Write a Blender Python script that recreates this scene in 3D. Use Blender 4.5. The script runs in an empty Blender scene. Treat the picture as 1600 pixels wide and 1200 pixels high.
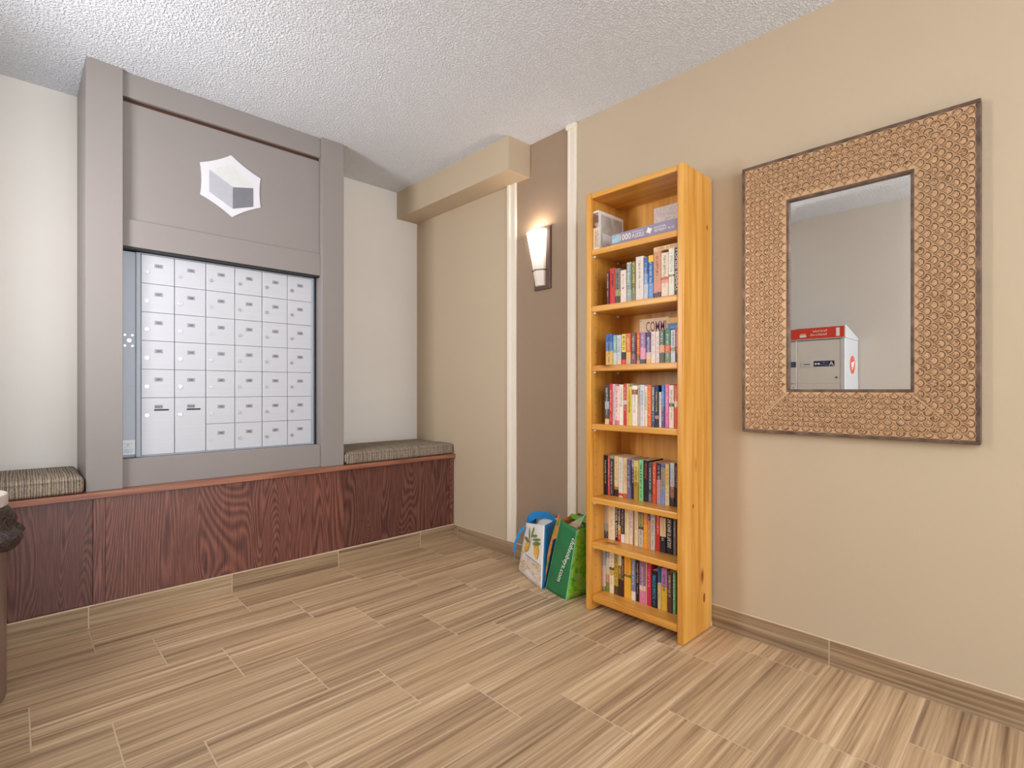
import bpy, bmesh, math, random
from mathutils import Vector, Matrix, noise
random.seed(7)
C = bpy.context.scene.collection
SC = bpy.context.scene
PI = math.pi

# ------------------------------------------------------------------ camera
cam_d = bpy.data.cameras.new('camera'); cam = bpy.data.objects.new('camera', cam_d); C.objects.link(cam)
cam_d.sensor_width = 36.0; cam_d.sensor_fit = 'HORIZONTAL'
cam_d.lens = 810 / 1600 * 36; cam_d.shift_y = 8 / 1600; cam_d.clip_start = 0.02
cam.location = (0, 0, 1.125); cam.rotation_euler = (PI / 2, 0, -math.radians(43.788))
SC.camera = cam
# ------------------------------------------------------------------ world, lights, exposure
W = bpy.data.worlds.new('world'); SC.world = W; W.use_nodes = True
nt = W.node_tree; bg = nt.nodes['Background']
sky = nt.nodes.new('ShaderNodeTexSky'); sky.sky_type = 'HOSEK_WILKIE'; sky.turbidity = 4
sky.sun_direction = Vector((0.2, -0.4, 0.6)).normalized()
nt.links.new(sky.outputs[0], bg.inputs[0]); bg.inputs[1].default_value = 0.6

def area(name, loc, rot, sx, sy, power, col, spread=180):
    l = bpy.data.lights.new(name, 'AREA'); l.shape = 'RECTANGLE'; l.size = sx; l.size_y = sy
    l.energy = power; l.color = col; l.spread = math.radians(spread)
    o = bpy.data.objects.new(name, l); C.objects.link(o); o.location = loc; o.rotation_euler = rot
    return o
def fill_point(name, loc, power, col, r):
    l = bpy.data.lights.new(name, 'POINT'); l.energy = power; l.color = col; l.shadow_soft_size = r
    o = bpy.data.objects.new(name, l); C.objects.link(o); o.location = loc
area('daylight_window', (0.95, -2.93, 1.35), (math.radians(90), 0, 0), 2.3, 2.3, 56, (0.84, 0.93, 1.0))
fill_point('fill_light', (0.0, -0.80, 2.25), 19, (0.97, 0.98, 1.0), 0.15)  # unseen point light added behind the camera to brighten the ceiling
fill_point('fill_light', (0.6, -1.9, 2.32), 24, (0.97, 0.98, 1.0), 0.15)  # second added fill point, further back and out of view
area('wall_fill', (-0.52, 2.42, 1.75), (0, math.radians(-90), 0), 1.1, 0.5, 18, (0.98, 0.985, 1.0), 150)  # added out-of-view fill that evens the light on the right wall
pl = bpy.data.lights.new('sconce_bulb', 'POINT'); pl.energy = 2.3; pl.color = (1.0, 0.82, 0.64); pl.shadow_soft_size = 0.03
plo = bpy.data.objects.new('sconce_bulb', pl); C.objects.link(plo); plo.location = (2.356, 2.246, 2.100)
vs = SC.view_settings
vs.view_transform = 'Standard'; vs.look = 'None'; vs.gamma = 1; vs.use_curve_mapping = False; vs.exposure = 0.62
SC.cycles.max_bounces = 10; SC.cycles.diffuse_bounces = 6

# ------------------------------------------------------------------ materials
def lin(r, g, b):
    f = lambda c: (c / 255 / 12.92) if c <= 10 else ((c / 255 + 0.055) / 1.055) ** 2.4
    return (f(r), f(g), f(b), 1)
def newmat(name, rough=0.6, metal=0.0, col=None, spec=None):
    m = bpy.data.materials.new(name); m.use_nodes = True
    p = m.node_tree.nodes['Principled BSDF']
    p.inputs['Roughness'].default_value = rough; p.inputs['Metallic'].default_value = metal
    if spec is not None: p.inputs['Specular IOR Level'].default_value = spec
    if col: p.inputs['Base Color'].default_value = col
    return m, m.node_tree.nodes, m.node_tree.links, p
def mapping(n, l, scale, coord='Object', rnd=False, rot=(0, 0, 0)):
    tc = n.new('ShaderNodeTexCoord'); mp = n.new('ShaderNodeMapping'); mp.inputs['Scale'].default_value = scale
    mp.inputs['Rotation'].default_value = rot
    l.new(tc.outputs[coord], mp.inputs['Vector'])
    if rnd:
        oi = n.new('ShaderNodeObjectInfo'); mul = n.new('ShaderNodeMath'); mul.operation = 'MULTIPLY'; mul.inputs[1].default_value = 57.0
        l.new(oi.outputs['Random'], mul.inputs[0]); cx = n.new('ShaderNodeCombineXYZ')
        for i in range(3): l.new(mul.outputs[0], cx.inputs[i])
        l.new(cx.outputs[0], mp.inputs['Location'])
    return mp.outputs[0]
def noise_n(n, l, vec, scale, detail=4, rough=0.55, dist=0):
    t = n.new('ShaderNodeTexNoise'); t.inputs['Scale'].default_value = scale; t.inputs['Detail'].default_value = detail
    t.inputs['Roughness'].default_value = rough; t.inputs['Distortion'].default_value = dist
    l.new(vec, t.inputs['Vector']); return t.outputs['Fac']
def ramp(n, l, fac, stops, interp='LINEAR'):
    r = n.new('ShaderNodeValToRGB'); r.color_ramp.interpolation = interp
    e = r.color_ramp.elements
    while len(e) < len(stops): e.new(0.5)
    for k, (p, c) in enumerate(stops): e[k].position = p; e[k].color = c if len(c) == 4 else (*c, 1)
    l.new(fac, r.inputs[0]); return r.outputs[0]
def mixc(n, l, fac, a, b, mode='MIX'):
    m = n.new('ShaderNodeMix'); m.data_type = 'RGBA'; m.blend_type = mode
    for s, v in ((m.inputs[0], fac), (m.inputs[6], a), (m.inputs[7], b)):
        if isinstance(v, (int, float, tuple)): s.default_value = v
        else: l.new(v, s)
    return m.outputs[2]
def math_n(n, l, op, a, b=0.0):
    m = n.new('ShaderNodeMath'); m.operation = op
    for s, v in ((m.inputs[0], a), (m.inputs[1], b)):
        if isinstance(v, (int, float)): s.default_value = v
        else: l.new(v, s)
    return m.outputs[0]
def bump(n, l, p, h, strength, dist=0.01):
    b = n.new('ShaderNodeBump'); b.inputs['Strength'].default_value = strength; b.inputs['Distance'].default_value = dist
    l.new(h, b.inputs['Height']); l.new(b.outputs[0], p.inputs['Normal'])
def plain(name, col, rough=0.6, metal=0.0, vary=0.04, scale=30):
    m, n, l, p = newmat(name, rough, metal)
    f = noise_n(n, l, mapping(n, l, (1, 1, 1)), scale)
    a = tuple(max(0, c * (1 - vary)) for c in col[:3]) + (1,); b = tuple(min(1, c * (1 + vary)) for c in col[:3]) + (1,)
    l.new(ramp(n, l, f, [(0.3, a), (0.7, b)]), p.inputs['Base Color']); return m
def paint(name, col, rough=0.75):
    m, n, l, p = newmat(name, rough, spec=0.3)
    v = mapping(n, l, (1, 1, 1)); f = noise_n(n, l, v, 2.0, 2)
    a = tuple(c * 0.985 for c in col[:3]) + (1,); b = tuple(min(1, c * 1.015) for c in col[:3]) + (1,)
    l.new(ramp(n, l, f, [(0.3, a), (0.7, b)]), p.inputs['Base Color'])
    bump(n, l, p, noise_n(n, l, v, 220, 2), 0.08, 0.002); return m

M = {}
M['wall_cream'] = paint('cream_paint', lin(230, 225, 218))
M['wall_beige'] = paint('beige_paint', lin(192, 174, 149))
M['band_brown'] = paint('brown_paint', lin(154, 132, 111))
M['wall_grey'] = paint('grey_beige_paint', lin(206, 200, 192))
M['trim'] = plain('trim_paint', lin(232, 222, 206), 0.5, vary=0.01)
M['taupe'] = paint('taupe_lacquer', lin(146, 139, 136), 0.45)
M['grout'] = plain('grout', lin(214, 190, 162), 0.9)
M['dark_gap'] = plain('dark_wood_gap', lin(84, 52, 38), 0.6)
M['black'] = plain('black_plastic', lin(28, 28, 32), 0.5)
M['white'] = plain('white_plastic', lin(238, 238, 238), 0.5, vary=0.01)
M['paper'] = plain('paper_pages', lin(226, 208, 172), 0.9, vary=0.06, scale=200)

m, n, l, p = newmat('popcorn_ceiling', 0.9, spec=0.2)
v = mapping(n, l, (1, 1, 1)); f = noise_n(n, l, v, 100, 2, 0.5, 0.3)
h = ramp(n, l, f, [(0.42, (0, 0, 0)), (0.62, (1, 1, 1))])
l.new(ramp(n, l, f, [(0.3, lin(228, 232, 241)), (0.65, lin(240, 244, 252))]), p.inputs['Base Color'])
bump(n, l, p, h, 0.8, 0.008); M['ceiling'] = m

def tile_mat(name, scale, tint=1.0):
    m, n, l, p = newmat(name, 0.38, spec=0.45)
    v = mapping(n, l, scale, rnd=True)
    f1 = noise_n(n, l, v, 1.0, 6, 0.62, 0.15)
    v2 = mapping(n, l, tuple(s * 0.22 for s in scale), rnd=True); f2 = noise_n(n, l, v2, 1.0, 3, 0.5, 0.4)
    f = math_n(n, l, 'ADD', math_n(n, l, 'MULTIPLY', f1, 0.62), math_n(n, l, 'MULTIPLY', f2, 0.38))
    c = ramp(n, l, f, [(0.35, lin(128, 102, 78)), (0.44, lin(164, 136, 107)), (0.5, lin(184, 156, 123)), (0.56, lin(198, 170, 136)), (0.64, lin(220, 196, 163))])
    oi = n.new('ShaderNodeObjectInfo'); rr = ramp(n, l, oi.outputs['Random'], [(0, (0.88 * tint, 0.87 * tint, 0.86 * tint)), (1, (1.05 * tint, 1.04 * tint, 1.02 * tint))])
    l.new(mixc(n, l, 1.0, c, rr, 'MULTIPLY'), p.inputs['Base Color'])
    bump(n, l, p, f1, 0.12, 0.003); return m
M['tile_x'] = tile_mat('wood_look_tile', (1.3, 72, 72), 1.1)
M['tile_y_shaded'] = tile_mat('wood_look_skirting_side_shaded', (72, 1.3, 72), 0.66)  # same tile darkened: dim grazing light put into the colour
M['tile_k_shaded'] = tile_mat('wood_look_skirting_shaded', (1.3, 72, 72), 0.74)  # darker tint paints the back skirting's shade into the tile colour

def pine_mat(name, scale, knot_scale):
    m, n, l, p = newmat(name, 0.34, spec=0.5)
    v = mapping(n, l, scale, rnd=True); f = noise_n(n, l, v, 1.0, 5, 0.55, 0.3)
    c = ramp(n, l, f, [(0.3, lin(198, 130, 46)), (0.5, lin(218, 156, 68)), (0.7, lin(230, 174, 90))])
    kv = mapping(n, l, knot_scale, rnd=True); vo = n.new('ShaderNodeTexVoronoi'); vo.inputs['Scale'].default_value = 1.0; l.new(kv, vo.inputs['Vector'])
    k = ramp(n, l, vo.outputs['Distance'], [(0.045, (1, 1, 1)), (0.085, (0.35, 0.35, 0.35)), (0.13, (0, 0, 0))])
    l.new(mixc(n, l, k, c, lin(128, 66, 18)), p.inputs['Base Color']); bump(n, l, p, f, 0.05, 0.002); return m
M['pine_z'] = pine_mat('pine_upright', (28, 28, 1.4), (5.5, 5.5, 2.6))
M['pine_y'] = pine_mat('pine_shelf', (28, 1.4, 28), (5.0, 2.4, 5.0))

def oak_mat(name, dark=1.0, seed=0.0):
    m, n, l, p = newmat(name, 0.27, spec=0.5)
    v = mapping(n, l, (3.9, 3.9, 0.55), rnd=True)
    f = noise_n(n, l, v, 1.0, 1.5, 0.4, 0.5)
    rings = math_n(n, l, 'SINE', math_n(n, l, 'MULTIPLY', f, 340.0))
    rings = math_n(n, l, 'MULTIPLY_ADD', rings, 0.5); rings.node.inputs[2].default_value = 0.5
    fine = noise_n(n, l, mapping(n, l, (210, 210, 7), rnd=True), 1.0, 5, 0.7)
    g = math_n(n, l, 'ADD', math_n(n, l, 'MULTIPLY', rings, 0.2), math_n(n, l, 'MULTIPLY', fine, 0.8))
    d = dark
    c = ramp(n, l, g, [(0.28, lin(68 * d, 41 * d, 38 * d)), (0.44, lin(100 * d, 61 * d, 54 * d)), (0.58, lin(128 * d, 79 * d, 67 * d)), (0.75, lin(152 * d, 100 * d, 86 * d))])
    l.new(c, p.inputs['Base Color']); bump(n, l, p, g, 0.12, 0.002); return m
M['oak'] = oak_mat('mahogany_stained_oak', 1.0)
M['oak_dark'] = oak_mat('mahogany_stained_oak_dark', 0.88)
m, n, l, p = newmat('oak_edge', 0.35)
f = noise_n(n, l, mapping(n, l, (3, 60, 60)), 1.0, 4)
l.new(ramp(n, l, f, [(0.3, lin(122, 70, 52)), (0.7, lin(176, 118, 92))]), p.inputs['Base Color']); M['oak_edge'] = m

m, n, l, p = newmat('ribbed_weave', 0.92, spec=0.15)
v = mapping(n, l, (1, 1, 1)); sx = n.new('ShaderNodeSeparateXYZ'); l.new(v, sx.inputs[0])
jit = noise_n(n, l, mapping(n, l, (70, 3, 3)), 1.0, 2)
ribs = math_n(n, l, 'SINE', math_n(n, l, 'ADD', math_n(n, l, 'MULTIPLY', sx.outputs[0], 640.0), math_n(n, l, 'MULTIPLY', jit, 12.0)))
weave = math_n(n, l, 'SINE', math_n(n, l, 'MULTIPLY', math_n(n, l, 'ADD', sx.outputs[1], sx.outputs[2]), 1100.0))
hh = math_n(n, l, 'ADD', math_n(n, l, 'MULTIPLY', ribs, 0.42), math_n(n, l, 'MULTIPLY', weave, 0.13))
spk = noise_n(n, l, mapping(n, l, (330, 90, 90)), 1.0, 3)
fac = math_n(n, l, 'ADD', math_n(n, l, 'MULTIPLY', hh, 0.55), spk)
l.new(ramp(n, l, fac, [(0.16, lin(78, 71, 70)), (0.4, lin(124, 111, 99)), (0.62, lin(156, 141, 123)), (0.86, lin(182, 167, 146))]), p.inputs['Base Color'])
bump(n, l, p, fac, 0.3, 0.003); M['fabric'] = m

def metal_mat(name, col, rough, metal, sc=(2, 2, 220)):
    m, n, l, p = newmat(name, rough, metal)
    f = noise_n(n, l, mapping(n, l, sc, rnd=True), 1.0, 3)
    a = tuple(c * 0.95 for c in col[:3]) + (1,)
    l.new(ramp(n, l, f, [(0.3, a), (0.7, col)]), p.inputs['Base Color']); return m
M['alu'] = metal_mat('satin_aluminium_door', lin(200, 202, 209), 0.5, 0.1)
M['alu_frame'] = metal_mat('aluminium_frame', lin(168, 175, 186), 0.5, 0.3)
M['chrome'] = metal_mat('chrome_lock', lin(190, 193, 198), 0.28, 0.9)
M['hinge'] = metal_mat('grey_hinge', lin(120, 128, 142), .4, .6)
M['plate_grey'] = plain('grey_number_label', lin(158, 158, 165), 0.6)
M['bronze'] = metal_mat('brushed_bronze', lin(120, 100, 92), 0.36, 0.7)
M['bronze_dark'] = plain('dark_bronze', lin(88, 58, 42), 0.4, 0.5)

m, n, l, p = newmat('antique_gold_relief', 0.45, 0.35)
f = noise_n(n, l, mapping(n, l, (1, 1, 1)), 60, 4)
l.new(ramp(n, l, f, [(0.3, lin(186, 150, 114)), (0.7, lin(210, 174, 136))]), p.inputs['Base Color']); M['gold'] = m
m, n, l, p = newmat('antique_brown_wash', 0.6, 0.1)
f = noise_n(n, l, mapping(n, l, (1, 1, 1)), 90, 4)
l.new(ramp(n, l, f, [(0.35, lin(84, 58, 40)), (0.65, lin(140, 102, 70))]), p.inputs['Base Color']); M['gold_dark'] = m
m, n, l, p = newmat('antique_gold_boss', 0.5, 0.3)
f = noise_n(n, l, mapping(n, l, (1, 1, 1), rnd=True), 75, 5, 0.65, 1.0)
l.new(ramp(n, l, f, [(0.38, lin(112, 80, 54)), (0.46, lin(182, 142, 104)), (0.7, lin(202, 164, 124))]), p.inputs['Base Color']); M['gold_boss'] = m
m, n, l, p = newmat('worn_dark_edging', 0.5, 0.3)
f = noise_n(n, l, mapping(n, l, (14, 14, 14)), 1.0, 5, 0.6)
l.new(ramp(n, l, f, [(0.35, lin(74, 58, 48)), (0.6, lin(118, 94, 78)), (0.75, lin(158, 124, 94))]), p.inputs['Base Color']); M['edging'] = m
m, n, l, p = newmat('mirror_silver', 0.0, 1.0, (0.93, 0.94, 0.93, 1)); M['mirror'] = m
m, n, l, p = newmat('glass_shade', 0.3)
tc = n.new('ShaderNodeTexCoord'); sp = n.new('ShaderNodeSeparateXYZ'); l.new(tc.outputs['Generated'], sp.inputs[0])
l.new(ramp(n, l, sp.outputs[2], [(0.0, (0.16, 0.12, 0.09)), (0.3, (0.26, 0.21, 0.17)), (0.5, (0.75, 0.64, 0.52)), (0.7, (1.9, 1.7, 1.4)), (1.0, (3.2, 2.85, 2.4))]), p.inputs['Emission Color'])
p.inputs['Emission Strength'].default_value = 0.75; p.inputs['Base Color'].default_value = (0.6, 0.57, 0.53, 1); M['shade'] = m
m, n, l, p = newmat('window_glass', 0.0, 0.0, (1, 1, 1, 1)); p.inputs['Transmission Weight'].default_value = 1.0; p.inputs['IOR'].default_value = 1.02; M['glass'] = m
M['bin'] = metal_mat('taupe_bin_body', lin(150, 132, 122), 0.35, 0.5, (3, 3, 120))
M['bin_rim'] = plain('pale_bin_rim', lin(206, 196, 188), 0.5)
m, n, l, p = newmat('bin_liner', 0.14, 0.0, lin(66, 54, 50)); M['liner'] = m
bump(n, l, p, noise_n(n, l, mapping(n, l, (1, 1, 1)), 30, 3, 0.6, 1.2), 0.9, 0.03)

_pc = {}
def colmat(rgb, rough=0.55):
    k = (tuple(rgb), rough)
    if k not in _pc: _pc[k] = plain('print_%d_%d_%d' % tuple(rgb), lin(*rgb), rough, vary=0.05)
    return _pc[k]
_bc = {}
def spine_mat(stops):
    """flat printed book cover: bands of colour up the spine, mottled like a small picture"""
    k = tuple(stops)
    if k in _bc: return _bc[k]
    m, n, l, p = newmat('printed_cover', 0.42, spec=0.4)
    tc = n.new('ShaderNodeTexCoord'); sp = n.new('ShaderNodeSeparateXYZ'); l.new(tc.outputs['Generated'], sp.inputs[0])
    z = sp.outputs[2]
    f = noise_n(n, l, mapping(n, l, (1, 1, 1), rnd=True), 90, 3)
    zz = math_n(n, l, 'ADD', z, math_n(n, l, 'MULTIPLY', math_n(n, l, 'SUBTRACT', f, 0.5), 0.06 if len(stops) > 1 else 0.0))
    if len(stops) == 1: base = lin(*stops[0][1])
    else: base = ramp(n, l, zz, [(q, lin(*c)) for q, c in stops], 'CONSTANT' if len(stops) < 9 else 'LINEAR')
    mot = ramp(n, l, f, [(0.3, (0.9, 0.9, 0.9)), (0.7, (1.06, 1.06, 1.06))])
    l.new(mixc(n, l, 1.0, base, mot, 'MULTIPLY'), p.inputs['Base Color']); _bc[k] = m; return m
def art_mat(name, cols, scale=8, rough=0.45):
    m, n, l, p = newmat(name, rough)
    f = noise_n(n, l, mapping(n, l, (1, 1, 1), rnd=True), scale, 4, 0.6, 1.2)
    k = len(cols); l.new(ramp(n, l, f, [(0.3 + 0.4 * i / max(1, k - 1), lin(*c)) for i, c in enumerate(cols)]), p.inputs['Base Color']); return m

# ------------------------------------------------------------------ helpers
def wloc(o):
    v = Vector((0, 0, 0))
    while o is not None: v += o.location; o = o.parent
    return v
def obj(name, bm, mat, parent=None, origin=None, smooth=False):
    """link a bmesh built in world coordinates as ONE mesh object"""
    me = bpy.data.meshes.new(name)
    pw = wloc(parent) if parent else Vector((0, 0, 0))
    org = Vector(origin) if origin is not None else pw
    bm.transform(Matrix.Translation(-org))
    bmesh.ops.recalc_face_normals(bm, faces=bm.faces[:])
    if smooth:
        for f in bm.faces: f.smooth = True
    bm.to_mesh(me); bm.free()
    for mm in (mat if isinstance(mat, (list, tuple)) else [mat]): me.materials.append(mm)
    o = bpy.data.objects.new(name, me); C.objects.link(o)
    if parent: o.parent = parent
    o.location = org - pw
    return o
def meshobj(name, me, parent, loc):
    o = bpy.data.objects.new(name, me); C.objects.link(o); o.parent = parent; o.location = loc; return o
def add_box(bm, x0, y0, z0, x1, y1, z1, mi=0):
    v = [bm.verts.new((x, y, z)) for z in (z0, z1) for y in (y0, y1) for x in (x0, x1)]
    fs = [bm.faces.new([v[i] for i in q]) for q in ((0, 2, 3, 1), (4, 5, 7, 6), (0, 1, 5, 4), (2, 6, 7, 3), (0, 4, 6, 2), (1, 3, 7, 5))]
    for f in fs: f.material_index = mi
    return fs
def box(x0, y0, z0, x1, y1, z1, bev=0.0, seg=1):
    bm = bmesh.new(); add_box(bm, x0, y0, z0, x1, y1, z1)
    if bev: bmesh.ops.bevel(bm, geom=bm.edges[:] + bm.verts[:], offset=bev, segments=seg, affect='EDGES', profile=0.6)
    return bm
def cyl(bm, c, axis, r, h, seg=16, r2=None):
    """cylinder from c along unit axis"""
    q = Vector((0, 0, 1)).rotation_difference(Vector(axis)).to_matrix().to_4x4()
    bmesh.ops.create_cone(bm, cap_ends=True, segments=seg, radius1=r, radius2=r if r2 is None else r2, depth=h,
                          matrix=Matrix.Translation(Vector(c) + Vector(axis) * h / 2) @ q)
def poly(pts, thick, normal):
    """flat outline given real thickness along normal"""
    bm = bmesh.new(); nrm = Vector(normal) * thick
    a = [bm.verts.new(q) for q in pts]; b = [bm.verts.new(Vector(q) + nrm) for q in pts]
    bm.faces.new(a); bm.faces.new(b[::-1]); k = len(pts)
    for i in range(k): bm.faces.new((a[i], a[(i + 1) % k], b[(i + 1) % k], b[i]))
    return bm
def tag(o, label=None, cat=None, group=None, kind=None):
    if label: o['label'] = label
    if cat: o['category'] = cat
    if group: o['group'] = group
    if kind: o['kind'] = kind
    return o
def thing(name, label, cat, loc, group=None):
    o = bpy.data.objects.new(name, None); o.empty_display_size = 0.05; C.objects.link(o); o.location = loc
    return tag(o, label, cat, group)
def struct(name, bm, mat, parent=None):
    o = obj(name, bm, mat, parent)
    if not parent: o['kind'] = 'structure'
    return o
_tc = {}
def text_mesh(s):
    if s not in _tc:
        cu = bpy.data.curves.new('lettering', 'FONT'); cu.body = s; cu.resolution_u = 2; cu.offset = 0.006; cu.align_x = 'LEFT'
        t = bpy.data.objects.new('lettering', cu); me = bpy.data.meshes.new_from_object(t)
        vs = [v.co.copy() for v in me.vertices]; fs = [list(q.vertices) for q in me.polygons]
        bpy.data.objects.remove(t); bpy.data.meshes.remove(me)
        x0 = min(v.x for v in vs); x1 = max(v.x for v in vs); y0 = min(v.y for v in vs); y1 = max(v.y for v in vs)
        _tc[s] = ([((v.x - x0) / (x1 - x0), (v.y - y0) / (y1 - y0)) for v in vs], fs)
    return _tc[s]
def lettering(s, org, u, v, w, h, nrm, mat, parent, name='lettering', bold=0):
    """flat print: text s from org, running along u for w metres, h tall along v"""
    vs, fs = text_mesh(s); org, u, v, nrm = map(Vector, (org, u, v, nrm))
    bm = bmesh.new(); bv = [bm.verts.new(org + u * (a * w) + v * (b * h) + nrm * 0.0006) for a, b in vs]
    for f in fs:
        try: bm.faces.new([bv[i] for i in f])
        except ValueError: pass
    return obj(name, bm, mat, parent)
def glyphs(org, u, v, w, h, nrm, mat, parent, seed=0, name='lettering'):
    """print too small to read: a row of letter-sized marks"""
    rnd = random.Random(seed); org, u, v, nrm = map(Vector, (org, u, v, nrm)); bm = bmesh.new(); x = 0.0
    while x < w:
        lw = h * rnd.uniform(0.3, 0.65)
        if x + lw > w: break
        hh = h * rnd.choice((1, 1, 0.7)); t = h * 0.2
        rects = [(x, 0, t, hh)]
        rects.append(rnd.choice([(x, hh - t, lw, t), (x, 0, lw, t), (x, hh * 0.42, lw, t)]))
        if rnd.random() < 0.5: rects.append((x + lw - t, 0, t, hh))
        for a, b, c, d in rects:
            q = [org + u * (a + i * c) + v * (b + j * d) + nrm * 0.0006 for i, j in ((0, 0), (1, 0), (1, 1), (0, 1))]
            bm.faces.new([bm.verts.new(k) for k in q])
        x += lw + h * 0.22
        if rnd.random() < 0.16: x += h * 0.5
    return obj(name, bm, mat, parent)

# ------------------------------------------------------------------ room shell
XL, XR, YB, YF, ZC = -0.55, 2.40, 3.64, -3.0, 2.70
fl = struct('floor', box(XL - .1, YF - .1, -0.10, XR + .1, YB + .1, -0.0013), M['grout'])
struct('ceiling', box(XL - .1, YF - .1, ZC, XR + .1, YB + .1, ZC + .1), M['ceiling'])
struct('wall_back', box(XL - .1, YB, -0.0025, XR + .1, YB + .1, ZC), M['wall_cream'])
wr = struct('wall_right', box(XR, YF, -0.0025, XR + .1, YB, ZC), M['wall_beige'])
obj('painted_band', box(XR - .0012, 2.005, 0.1, XR + .02, 2.455, ZC), M['band_brown'], wr)
struct('wall_left', box(XL - .1, YF, -0.0025, XL, YB, ZC), M['wall_grey'])
# wall behind the camera with a wide glazed window
bm = bmesh.new()
wx0, wx1, wz0, wz1 = -0.25, 2.15, 0.15, 2.5
add_box(bm, XL - .1, YF - .1, -.0025, wx0, YF, ZC); add_box(bm, wx1, YF - .1, -.0025, XR + .1, YF, ZC)
add_box(bm, wx0, YF - .1, -.0025, wx1, YF, wz0); add_box(bm, wx0, YF - .1, wz1, wx1, YF, ZC)
struct('wall_front', bm, M['wall_cream'])
win = struct('window_1', box(wx0 + .06, YF - .056, wz0 + .06, wx1 - .06, YF - .05, wz1 - .06), M['glass'])
for a in ((wx0, wz0, wx1, wz0 + .06), (wx0, wz1 - .06, wx1, wz1), (wx0, wz0 + .06, wx0 + .06, wz1 - .06), (wx1 - .06, wz0 + .06, wx1, wz1 - .06), (.92, wz0 + .06, .98, wz1 - .06)):
    obj('frame_bar', box(a[0], YF - .08, a[1], a[2], YF - .02, a[3], .004), M['trim'], win)

# floor tiles, laid a third of a tile out row by row
TP, RP, G = 0.6140, 0.3119, 0.0024
def tile_mesh(w, d, h=0.0012, mat='tile_x'):
    bm = box(-w / 2, -d / 2, -h, w / 2, d / 2, 0, 0.0004); me = bpy.data.meshes.new('tile')
    bmesh.ops.recalc_face_normals(bm, faces=bm.faces[:]); bm.to_mesh(me); bm.free(); me.materials.append(M[mat]); return me
full = tile_mesh(TP - 2 * G, RP - 2 * G)
y1 = 3.127; r = 0
while y1 > YF:
    y0 = max(y1 - RP, YF); x = 0.248 + 0.2008 * r
    while x > XL: x -= TP
    while x < XR - 0.004:
        a, b = max(x, XL), min(x + TP, XR - 0.008)
        if b - a > 0.02:
            me = full if (b - a > TP - 1e-4 and y1 - y0 > RP - 1e-4) else tile_mesh(b - a - 2 * G, y1 - y0 - 2 * G)
            meshobj('tile', me, fl, ((a + b) / 2, (y0 + y1) / 2, 0))
        x += TP
    y1 -= RP; r += 1

# skirting of cut tiles
bb = struct('baseboard_back', box(XL, 3.1295, 0, XR - .006, 3.1385, 0.1075, .001), M['grout'])
x = 0.249 - 2 * TP
while x < XR - .01:
    a, b = max(x, XL), min(x + TP, XR - .008)
    if b - a > .02: obj('tile', box(a + G, 3.1268, .004, b - G, 3.132, .1025, .001), M['tile_k_shaded'], bb, origin=((a + b) / 2, 3.13, 0))
    x += TP
br = struct('baseboard_right', box(XR - .007, YF, 0, XR - .0002, 3.128, .1055, .001), M['grout'])
y = 0.630 - 6 * TP
while y < 3.12:
    a, b = max(y, YF), min(y + TP, 3.126)
    if b - a > .02: obj('tile', box(XR - .0095, a + G, .003, XR - .004, b - G, .102, .001), M['tile_y_shaded'], br, origin=(XR, (a + b) / 2, 0))
    y += TP
bl = struct('baseboard_left', box(XL + .0002, YF, 0, XL + .007, 3.128, .1055, .001), M['grout'])
y = 0.630 - 6 * TP
while y < 3.12:
    a, b = max(y, YF), min(y + TP, 3.126)
    if b - a > .02: obj('tile', box(XL + .004, a + G, .003, XL + .0095, b - G, .102, .001), M['tile_y_shaded'], bl, origin=(XL, (a + b) / 2, 0))
    y += TP

# boxed bulkhead under the ceiling and the two cream mouldings
struct('trim_1', box(2.21, 2.336, 2.489, XR, YB, ZC), M['wall_beige'])
def moulding(y0, y1, z0, z1):
    w = y1 - y0; bm = bmesh.new()
    prof = [(0, 0), (.010, 0), (.014, .06), (.014, .2), (.009, .27), (.009, .62), (.016, .7), (.016, .93), (.012, 1), (0, 1)]
    a = [bm.verts.new((XR - d, y0 + t * w, z0)) for d, t in prof]; b = [bm.verts.new((XR - d, y0 + t * w, z1)) for d, t in prof]
    k = len(prof); bm.faces.new(a); bm.faces.new(b[::-1])
    for i in range(k): bm.faces.new((a[i], a[(i + 1) % k], b[(i + 1) % k], b[i]))
    return bm
struct('trim_2', moulding(2.455, 2.54, .1056, 2.489), M['trim'])
t3 = struct('trim_3', moulding(2.012, 1.945, .1056, ZC), M['trim'])
obj('cap_block', box(XR - .024, 1.94, 2.672, XR - .001, 2.017, ZC, .002), M['trim'], t3)

# ------------------------------------------------------------------ bench with the mail enclosure on it
be = thing('bench', 'long mahogany-stained wooden bench built in below the mailboxes', 'bench', (0.9, 3.38, 0))
obj('carcass', box(XL + .003, 3.148, .0005, XR - .003, YB - .002, .608), M['oak_dark'], be)
obj('seat_board', box(XL + .002, 3.118, .6085, XR - .002, YB - .002, .6365, .002), M['oak_edge'], be)
for (a, b, yf, k) in ((XL + .004, .2655, 3.1425, 'oak_dark'), (.312, 1.5165, 3.1345, 'oak'), (1.5175, 2.358, 3.1425, 'oak_dark')):
    obj('front_panel', box(a, yf, .108, b, 3.1478, .608, .0012), M[k], be, origin=((a + b) / 2, 3.145, .3))
obj('stile', box(.266, 3.1335, .104, .3115, 3.1478, .608, .001), M['oak'], be, origin=(.29, 3.14, .3))
obj('stile', box(2.360, 3.1375, .108, 2.394, 3.1478, .608, .001), M['oak'], be, origin=(2.38, 3.14, .3))

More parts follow.
